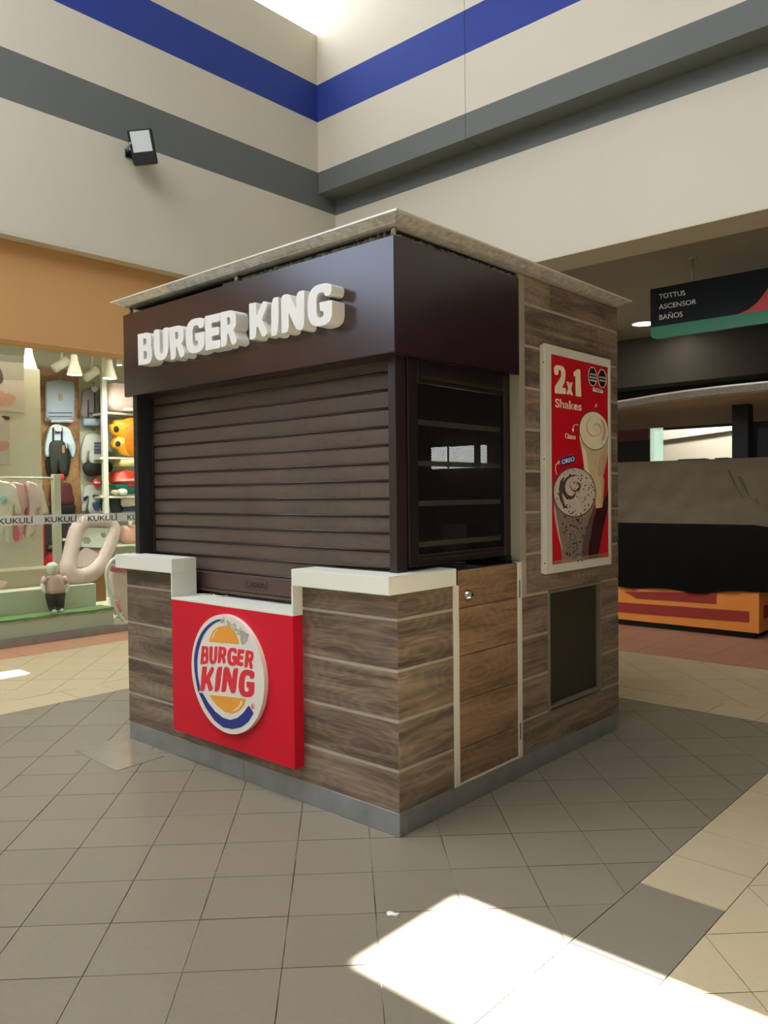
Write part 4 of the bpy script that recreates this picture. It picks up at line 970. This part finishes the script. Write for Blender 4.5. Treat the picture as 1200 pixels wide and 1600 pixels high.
hung('maroon_garment', 'dark maroon clothes hanging low on the wooden panel', [('cloth', [(80, 757), (95, 754), (110, 756), (113, 770), (114, 788), (80, 788), (78, 770)], 'maroon'), ('trousers', [(80, 786), (114, 786), (117, 801), (112, 806), (82, 806)], 'black_cloth', -.01), ('red_tag', [(96+4.6*math.cos(k), 745+5*math.sin(k)) for k in [i*.785 for i in range(8)]], 'tag_red', .05, .012)])
y0, y1, z0, z1 = rect_at(93, 107, 751.5, 754.5, HX)
hung('checked_set', 'dark checked shirt with pale blue shorts left of the white shelf post', [('shirt', [(129, 613), (136, 607), (148, 604), (158, 607), (163, 614), (163, 650), (128, 652), (128, 630)], 'check'), ('shorts', R_(130, 163, 654, 665), 'blue_cloth', .0, .05, False), ('stripe', R_(137, 139, 625, 652), 'dark_cloth', .03, .015, False), ('stripe', R_(147, 149, 612, 652), 'dark_cloth', .03, .015, False), ('stripe', R_(156, 158, 615, 652), 'dark_cloth', .03, .015, False), ('collar', [(142, 607), (148, 603), (154, 607), (148, 613)], 'ball_white', .03, .02), ('hem', R_(137, 162, 645, 647), 'dark_cloth', .03, .015, False)])
hung('grey_sweatshirt', 'grey sweatshirt with blue print and black trousers above the red tag', [('cloth', [(134, 679), (144, 676), (152, 678), (162, 682), (172, 690), (176, 705), (170, 706), (167, 698), (166, 722), (140, 723), (139, 702), (134, 722), (128, 722), (127, 705), (130, 690)], 'grey_cloth'), ('trousers', [(134, 723), (155, 721), (172, 722), (174, 736), (150, 744), (136, 743), (130, 734)], 'black_cloth', -.01)]
     + [('blue_print', R_(147, 158, 691+k*4.8, 693.6+k*4.8), 'print_blue', .045, .008, False) for k in range(4)])
hung('grey_sweatshirt', 'grey long-sleeved top with blue print under the round red tag', [('cloth', [(133, 759), (145, 757), (160, 757), (171, 761), (176, 772), (170, 775), (166, 770), (166, 801), (139, 803), (138, 775), (134, 796), (128, 798), (130, 775)], 'grey_cloth'), ('dark_print', R_(145, 155, 773, 776), 'dark_cloth', .045, .008, False), ('blue_print', [(144, 786), (155, 784), (156, 791), (152, 797), (148, 796)], 'print_blue', .045, .008), ('dark_print', R_(157.5, 162, 777, 798), 'dark_cloth', .045, .008, False), ('cuff', [(130, 777), (138, 774), (138, 778), (131, 783)], 'dark_cloth', .04, .015, False), ('red_tag', [(152+7*math.cos(k), 754+7*math.sin(k)) for k in [i*.52 for i in range(12)]], 'tag_red', .07, .012), ('tag_print', R_(147, 157, 752, 755.5), 'ball_white', .08, .006, False)])
# shelving at the right of the shop
SX = -8.35
sh = thing('shelf_unit', 'white shelf unit with toys and bathtubs at the back of the baby shop', 'shelf', (SX, 3.6, .06))
y0, y1, _, z1 = rect_at(160.4, 168, 556, 860, SX)
box('post', SX-.04, SX+.02, y0, y1, .06, 3.5, 'shop_white', sh, .003)
for py in (645, 714.5, 775, 851):
    z = at(190, py, 'x', SX).z
    box('shelf', SX-.5, SX+.02, y1, 4.85, z-.03, z, 'shop_white', sh, .003)
box('bracket', SX-.02, SX+.03, at(155, 716, 'x', SX).y, y0, at(160, 718, 'x', SX).z, at(160, 714, 'x', SX).z, 'shop_white', sh); box('bracket', SX-.02, SX+.03, at(155, 776, 'x', SX).y, y0, at(160, 778, 'x', SX).z, at(160, 774, 'x', SX).z, 'shop_white', sh)
def on_shelf(name, label, cat, parts, X=SX-.1):
    allp = [p for q in parts for p in q[1]]; c = at(sum(p[0] for p in allp)/len(allp), max(p[1] for p in allp), 'x', X)
    t = thing(name, label, cat, c)
    for q in parts: puffy(q[0], q[1], X+q[3], q[4], q[2], t, sm=(q[5] if len(q) > 5 else True))
    return t
on_shelf('folded_blanket', 'pale pink folded blanket on the top shelf', 'blanket', [('cloth', [(168, 603), (180, 600), (212, 606), (216, 640), (169, 641)], 'pale_pink', 0, .3), ('fold', R_(190, 212, 638, 643), 'cream_cloth', .1, .2, False)])
on_shelf('baby_bathtub', 'yellow animal-shaped baby bathtub standing on the shelf', 'baby bath',
         [('tub', [(172, 672), (172, 664), (177, 662), (179, 657), (190, 656), (198, 652), (206, 650), (222, 652), (230, 690), (222, 712), (192, 712), (184, 703), (176, 700), (174, 693), (178, 686), (181, 683), (175, 679)], 'yellow', 0, .12), ('basin', [(p[0], p[1]) for p in circle(212, 688, 18, 16, 27)], 'deep_yellow', .05, .05), ('ear_spot', circle(181.5, 670.5, 4.2, 10, 4.8), 'dark_cloth', .062, .02), ('ear_spot', circle(184, 693.3, 4, 10, 4.6), 'dark_cloth', .062, .02)])
on_shelf('toy_box', 'pale yellow box hanging under the shelf below the yellow bathtub', 'box', [('box', R_(182, 216, 718, 729), 'box_yellow', 0, .25, False)])
on_shelf('toy_tub', 'red and green rounded toy tub on the middle shelf', 'toy', [('lid', [(174.5, 755), (175, 746), (180, 738), (190, 734), (200, 737), (206, 745), (214, 752), (214, 756)], 'toy_red', 0, .3), ('hull', [(176, 756), (214, 756), (218, 762), (214, 770), (196, 772), (184, 769), (179, 763)], 'toy_green', 0, .26), ('rim', [(180, 752), (190, 749), (214, 748), (214, 752)], 'skin_print', .14, .04), ('badge', R_(200, 212, 754, 760), 'tag_red', .13, .03, False)], SX-.15)
on_shelf('ball', 'small white ball in front of the red and green tub', 'ball', [('shell', circle(191, 769, 5.8, 12, 5.6), 'ball_white', .1, .1)])
on_shelf('ball', 'small beige ball left of the white ball', 'ball', [('shell', circle(180, 770, 5, 12, 4.6), 'ball_beige', .08, .1)])
on_shelf('baby_garment', 'dark garment hanging under the middle shelf', 'baby clothes', [('cloth', [(171, 778), (186, 777), (190, 800), (176, 803)], 'dark_cloth', -.05, .06)])
on_shelf('baby_garment', 'white top with navy shorts under the middle shelf', 'baby clothes', [('cloth', [(189, 779), (200, 777), (216, 779), (216, 790), (192, 792)], 'cream_cloth', -.02, .06), ('shorts', R_(192, 216, 790, 799), 'denim', -.02, .06, False)])
on_shelf('gift_bag', 'peach coloured wrapped gift on the lower shelf with white tag', 'gift', [('bag', [(191, 824), (202, 821), (216, 822), (217, 850), (193, 849)], 'skin_print', 0, .2), ('wrapper', [(205, 822), (217, 818), (217, 850), (208, 850)], 'card', -.03, .2), ('label_tag', R_(201, 207, 814, 820), 'ball_white', .12, .01, False), ('teal_ribbon', [(202, 803), (206, 805), (205, 813), (203, 813)], 'teal', .11, .01, False)])
# fire extinguisher
FX = -7.55
e0 = at(79, 885, 'x', FX); fe = thing('fire_extinguisher', 'red fire extinguisher on a red board behind the garment rail', 'fire extinguisher', (FX, e0.y, .06))
box('mount_board', FX-.16, FX-.12, at(67, 850, 'x', FX).y, at(77, 850, 'x', FX).y, .06, at(72, 820, 'x', FX).z, 'ext_red', fe)
ztop = at(79, 866, 'x', FX).z; rr = abs(at(86, 870, 'x', FX).y-at(72, 870, 'x', FX).y)/2
lathe('cylinder', (FX, e0.y, 0), [(rr*.95, .06), (rr, .09), (rr, ztop-.06), (rr*.8, ztop-.02), (.03, ztop), (.025, ztop+.03)], 'ext_red', fe, 20)
box('valve', FX-.02, FX+.03, e0.y-.05, e0.y+.04, ztop+.03, ztop+.08, 'black_metal', fe, .004); box('handle', FX-.01, FX+.02, e0.y-.02, e0.y+.09, ztop+.09, ztop+.105, 'brushed', fe)
tube('hose', [(FX+.02, e0.y-.02, ztop+.06), (FX+.04, e0.y-.07, ztop+.10), (FX+.06, e0.y+.01, ztop+.22), (FX+.06, e0.y+.05, ztop+.1), (FX+.08, e0.y+.07, ztop-.1)], .008, 'black_metal', fe, 8)
tag(puffy('display_card', [(-10, 907), (0, 907), (12, 909), (7, 916), (0, 921), (-10, 924)], -6.35, .02, 'pale_pink', sm=False), 'pink card corner lying on the pale display box', 'card')
# shop lamps
def cone_lamp(px, py, X, label, s=1.0):
    p = at(px, py, 'x', X)
    t = thing('cone_lamp', label, 'ceiling lamp', (p.x, p.y, p.z), 'white cone lamps of the baby shop')
    r = .095*s
    lathe('shade', p, [(r, 0), (r*.95, .02), (r*.45, .19*s), (r*.42, .24*s), (.02, .25*s)], 'shop_white', t, 24)
    lathe('lit_disc', p, [(r*.93, -.004), (r*.9, .006), (.01, .007)], 'lamp_lit', t, 24)
    lathe('stem', (p.x, p.y, 0), [(.035, p.z+.25*s), (.035, 3.78)], 'shop_white', t, 14)
    area_lamp(t, p+Vector((0, 0, -.03)), r*1.5, 13*s, (1, .97, .9))
cone_lamp(45.5, 578, -7.1, 'leftmost white cone lamp in the shop, beside the photo poster')
cone_lamp(116.5, 585, -7.5, 'white cone lamp hanging above the light blue baby set')
cone_lamp(171.5, 591, -7.8, 'white cone lamp hanging beside the white shelf post')
dp = at(186.5, 570.5, 'x', -8.2); t = thing('shop_downlight', 'small round spot lamp right of the cone lamps', 'ceiling lamp', dp)
lathe('housing', dp, [(.04, 0), (.045, .03), (.03, .12), (.02, .2), (.02, 3.78-dp.z)], 'shop_white', t, 16); lathe('lit_disc', dp, [(.035, -.004), (.034, .003), (.005, .004)], 'lamp_lit', t, 16)
for px, py, X, lb in ((96, 569, -7.9, 'unlit white spot head above the wooden panel'), (143, 584, -8.1, 'unlit white spot head above the checked shirt')):
    p = at(px, py, 'x', X); t = thing('spot_head', lb, 'ceiling lamp', p)
    tube('barrel', [p+Vector((0, -.10, -.07)), p+Vector((0, .08, .06))], .06, 'shop_white', t, 14); tube('arm', [p, (p.x, p.y+.03, 3.7)], .015, 'shop_white', t, 8)
for y in (-2.2, 1.2, 3.6):  # added ceiling fill for the shop, besides its cone lamps
    t = thing('fill_panel_light', ('left', 'middle', 'right')[int((y+2.3)/2.9)]+' added fill light on the baby shop ceiling', 'ceiling light', (-6.9, y, 3.77))
    box('panel', -7.1, -6.6, y-.6, y+.6, 3.76, 3.779, 'downlight', t); area_lamp(t, (-6.85, y, 3.74), .5, 34, (1, .98, .93), sy=1.2)

# ================================================================== WALL FLOODLIGHT
FL = thing('floodlight', 'black wall floodlight with pale glass on the grey band', 'floodlight', at(222, 236, 'x', AX))
def fb(x0, x1, y0, y1, z0, z1, name, mat, bev=.01):
    bm = bbox(bmesh.new(), x0, x1, y0, y1, z0, z1, bev)
    c = at(223, 230, 'x', AX+.2)
    bmesh.ops.transform(bm, matrix=Matrix.Translation(c) @ Matrix.Rotation(math.radians(-38), 4, 'Z') @ Matrix.Rotation(math.radians(14), 4, 'Y') @ Matrix.Rotation(math.radians(9), 4, 'X'), verts=bm.verts)
    return finish(name, bm, mat, FL)
fb(-.06, .05, -.125, .125, -.17, .17, 'housing', 'black_plastic', .012)
fb(.045, .056, -.100, .100, -.055, .150, 'glass_front', 'lamp_glass', .004)
for k in range(5): fb(-.12, -.06, -.10+k*.045, -.08+k*.045, -.12, .12, 'cooling_fin', 'black_plastic', .002)
c = at(223, 230, 'x', AX+.2)
tube('bracket', [(AX, c.y-.05, c.z-.03), (AX+.10, c.y-.12, c.z-.02), (AX+.20, c.y-.14, c.z)], .012, 'brushed', FL, 8)
tube('bracket', [(AX, c.y+.05, c.z-.03), (AX+.10, c.y+.12, c.z-.02), (AX+.20, c.y+.14, c.z)], .012, 'black_plastic', FL, 8)
box('wall_plate', AX, AX+.015, c.y-.09, c.y+.09, c.z-.07, c.z+.01, 'black_plastic', FL)

# ================================================================== DIRECTION SIGN
SY = 6.45
z2 = lambda x, y: (940+x/4.615, 380+y/4.615)
HS = thing('hanging_sign', 'dark hanging direction sign with green band reading TOTTUS, ASCENSOR, BAÑOS', 'sign', (-.6, SY, 3.3))
p0 = at(*z2(352, 333), 'y', SY); xl, zt = p0.x, p0.z; zb = at(*z2(420, 685), 'y', SY).z; zg = at(*z2(362, 607), 'y', SY).z
xr = xl+2.6
def sign_poly(name, pts, y0, y1, mat): return finish(name, prism_bm(bmesh.new(), [pts], lambda x, z: Vector((x, y0, z)), lambda x, z: Vector((x, y1, z))), mat, HS)
sign_poly('board', rounded([(xl, zb, .09), (xr, zb, .02), (xr, zt), (xl, zt)], 8), SY, SY+.07, 'navy')
sign_poly('green_band', rounded([(xl, zb, .09), (xr, zb, .02), (xr, zg), (xl, zg)], 8), SY-.002, SY, 'sign_green')
rp = [at(*z2(x, y), 'y', SY) for x, y in ((985, 512), (1060, 478), (1120, 430), (1165, 375), (1200, 325))]
sign_poly('red_shape', [(p.x, p.z) for p in rp]+[(rp[-1].x+.12, zt-.05), (xr, zt), (xr, zg+.001), (rp[0].x, zg+.001)], SY-.0015, SY, 'sign_red')
for txt, BL, BR, TL, w in (('TOTTUS', (418, 402), (606, 374), (412, 368), .013), ('ASCENSOR', (413, 479), (684, 438), (413, 444), .006), ('BAÑOS', (417, 555), (585, 530), (416, 508), .006)):
    text_px(txt, z2(*BL), z2(*BR), z2(*TL), SY, 'y', (0, -1, 0), 'print_white', HS, w, 'lettering', .002)
for x in (at(*z2(648, 270), 'y', SY).x, xr-.75):
    tube('rod', [(x, SY+.035, zt-.01), (x, SY+.035, 4.12)], .011, 'brushed', HS, 8); lathe('rod_plate', (x, SY+.035, 0), [(.05, 4.108), (.05, 4.12)], 'brushed', HS, 14)

# ================================================================== SECOND KIOSK UNDER BLACK COVERS
KY = 5.76
K2 = thing('covered_kiosk', 'closed orange food kiosk wrapped in black covers under a curved canopy', 'kiosk', (-1.6, 6.6, 0))
xe = -.262
box('toe_kick', -3.4, xe-.06, KY+.07, 7.6, 0, .068, 'toe_black', K2)
cb_ = box('counter_base', -3.4, xe, KY, 7.7, .068, 1.05, 'kiosk_orange', K2, .004)
z3 = lambda x, y: (940+x/4.2115, 680+y/4.2115)
flat('red_bar', [z3(x, y) for x, y in ((60, 1095), (970, 1160), (970, 1232), (60, 1160))], KY-.006, .006, 'kiosk_red', cb_, 'y')
flat('red_bar', [z3(x, y) for x, y in ((150, 1030), (755, 1035), (752, 1110), (230, 1075))], KY-.006, .006, 'kiosk_red', cb_, 'y')
box('red_bar', xe, xe+.006, KY+.12, 7.4, .20, .33, 'kiosk_red', cb_)
bm = bmesh.new(); random.seed(9)
def cover(x, row):
    # rows: hem, edge, crest, back
    s = max(0, (x+1.0)/1.0)
    hem = .44+.10*max(0, x+.75)+.012*math.sin(9*x)+.02*max(0, -1.6-x)
    w = .016*math.sin(17*x+1)+.01*math.sin(41*x)
    return [(x, KY-.03+w, hem), (x, KY-.035+w*.7, hem+.25), (x, KY-.04+w*.3, 1.10), (x, KY-.02, 1.15), (x, KY+.25, 1.36+.01*math.sin(7*x)), (x, KY+.42, 1.54+.012*math.sin(5*x)), (x, KY+.62, 1.84), (x, KY+.95, 1.85), (x, KY+1.0, 1.2)][row]
xs = [-3.42+i*.06 for i in range(53)]+[-.20, -.15, -.08, 0.0, .1, .22]
g = []
for x in xs:
    xx = x; drop = max(0, x+.22)
    g.append([bm.verts.new(Vector(cover(min(xx, -.2), r))+Vector((drop if r < 9 else 0, drop*.25, -drop*(.9 if 2 <= r <= 7 else -.15)))) for r in range(9)])
for i in range(len(xs)-1):
    for r in range(8): bm.faces.new((g[i][r], g[i+1][r], g[i+1][r+1], g[i][r+1])).material_index = 0 if r < 3 else 1  # hanging rows black, sloping rows brown
cov = finish('black_cover', bm, 'cloth_black', K2, smooth=True); cov.data.materials.append(M['cloth_brown'])
random.seed(4)
for pts in ([(1138, 735), (1150, 765), (1168, 790), (1188, 808), (1200, 814)], [(1155, 745), (1168, 775), (1185, 795), (1200, 803)], [(1180, 780), (1192, 795), (1200, 800)]):
    tube('cover_fold', [at(x, y, 'y', KY+.12+.5*(815-y)/100) for x, y in pts], .012, 'cloth_brown', cov, 8)
for px in (1072, 1094, 1130): p = at(px, 723, 'y', KY+.75); box('lid_knob', p.x-.06, p.x+.06, KY+.70, KY+.82, 1.84, p.z+.02, 'black_plastic', K2, .015, 2)
a, b = at(1143.5, 700, 'y', 6.75), at(1169, 700, 'y', 6.75)
box('column', a.x, b.x, 6.75, 6.92, 0, 2.46, 'black_metal', K2, .004); box('column', a.x-2.1, b.x-2.1, 6.75, 6.92, 0, 2.46, 'black_metal', K2, .004)
box('rear_cabinet', b.x+.02, b.x+1.2, 6.9, 7.6, .07, 2.2, 'black_metal', K2, .004)
# canopy with a curved front edge
fr = [at(x, y, 'z', 2.55) for x, y in ((940, 623), (965, 619), (1000, 613), (1040, 607), (1080, 604), (1120, 602), (1160, 600), (1200, 597), (1240, 594))]
cp = [(-3.6, 7.4), (-3.2, 6.75), (-2.7, 6.42), (-2.2, 6.28), (-1.8, 6.12), (-1.4, 5.92), (-1.0, 5.78), (-.6, 5.70), (-.2, 5.68), (.25, 5.74), (.7, 5.9), (1.0, 6.2)]
pl_ = cp+[(1.0, 9.3), (-3.6, 9.3)]
def canopy(name, z0, z1, mat, ins=0):
    pts = [(x, y+(ins if i < len(cp) else 0)) for i, (x, y) in enumerate(pl_)]
    return finish(name, prism_bm(bmesh.new(), [pts], lambda x, y: Vector((x, y, z0)), lambda x, y: Vector((x, y, z1))), mat, K2)
canopy('canopy', 2.465, 2.535, 'granite'); canopy('canopy_top_trim', 2.535, 2.552, 'roof_edge'); canopy('canopy_underside', 2.455, 2.465, 'canopy_beige', .03)

pp = [at(x, y, 'z', .004) for x, y in ((604, 1426), (610, 1424), (618, 1427), (624, 1428), (621, 1431), (612, 1430), (606, 1431))]
tag(finish('paper_scrap', prism_bm(bmesh.new(), [[(p.x, p.y) for p in pp]], lambda x, y: Vector((x, y, .009+.004*math.sin(60*x))), lambda x, y: Vector((x, y, .001))), 'print_white'), 'tiny white paper scrap on the grey floor before the kiosk corner', 'litter')
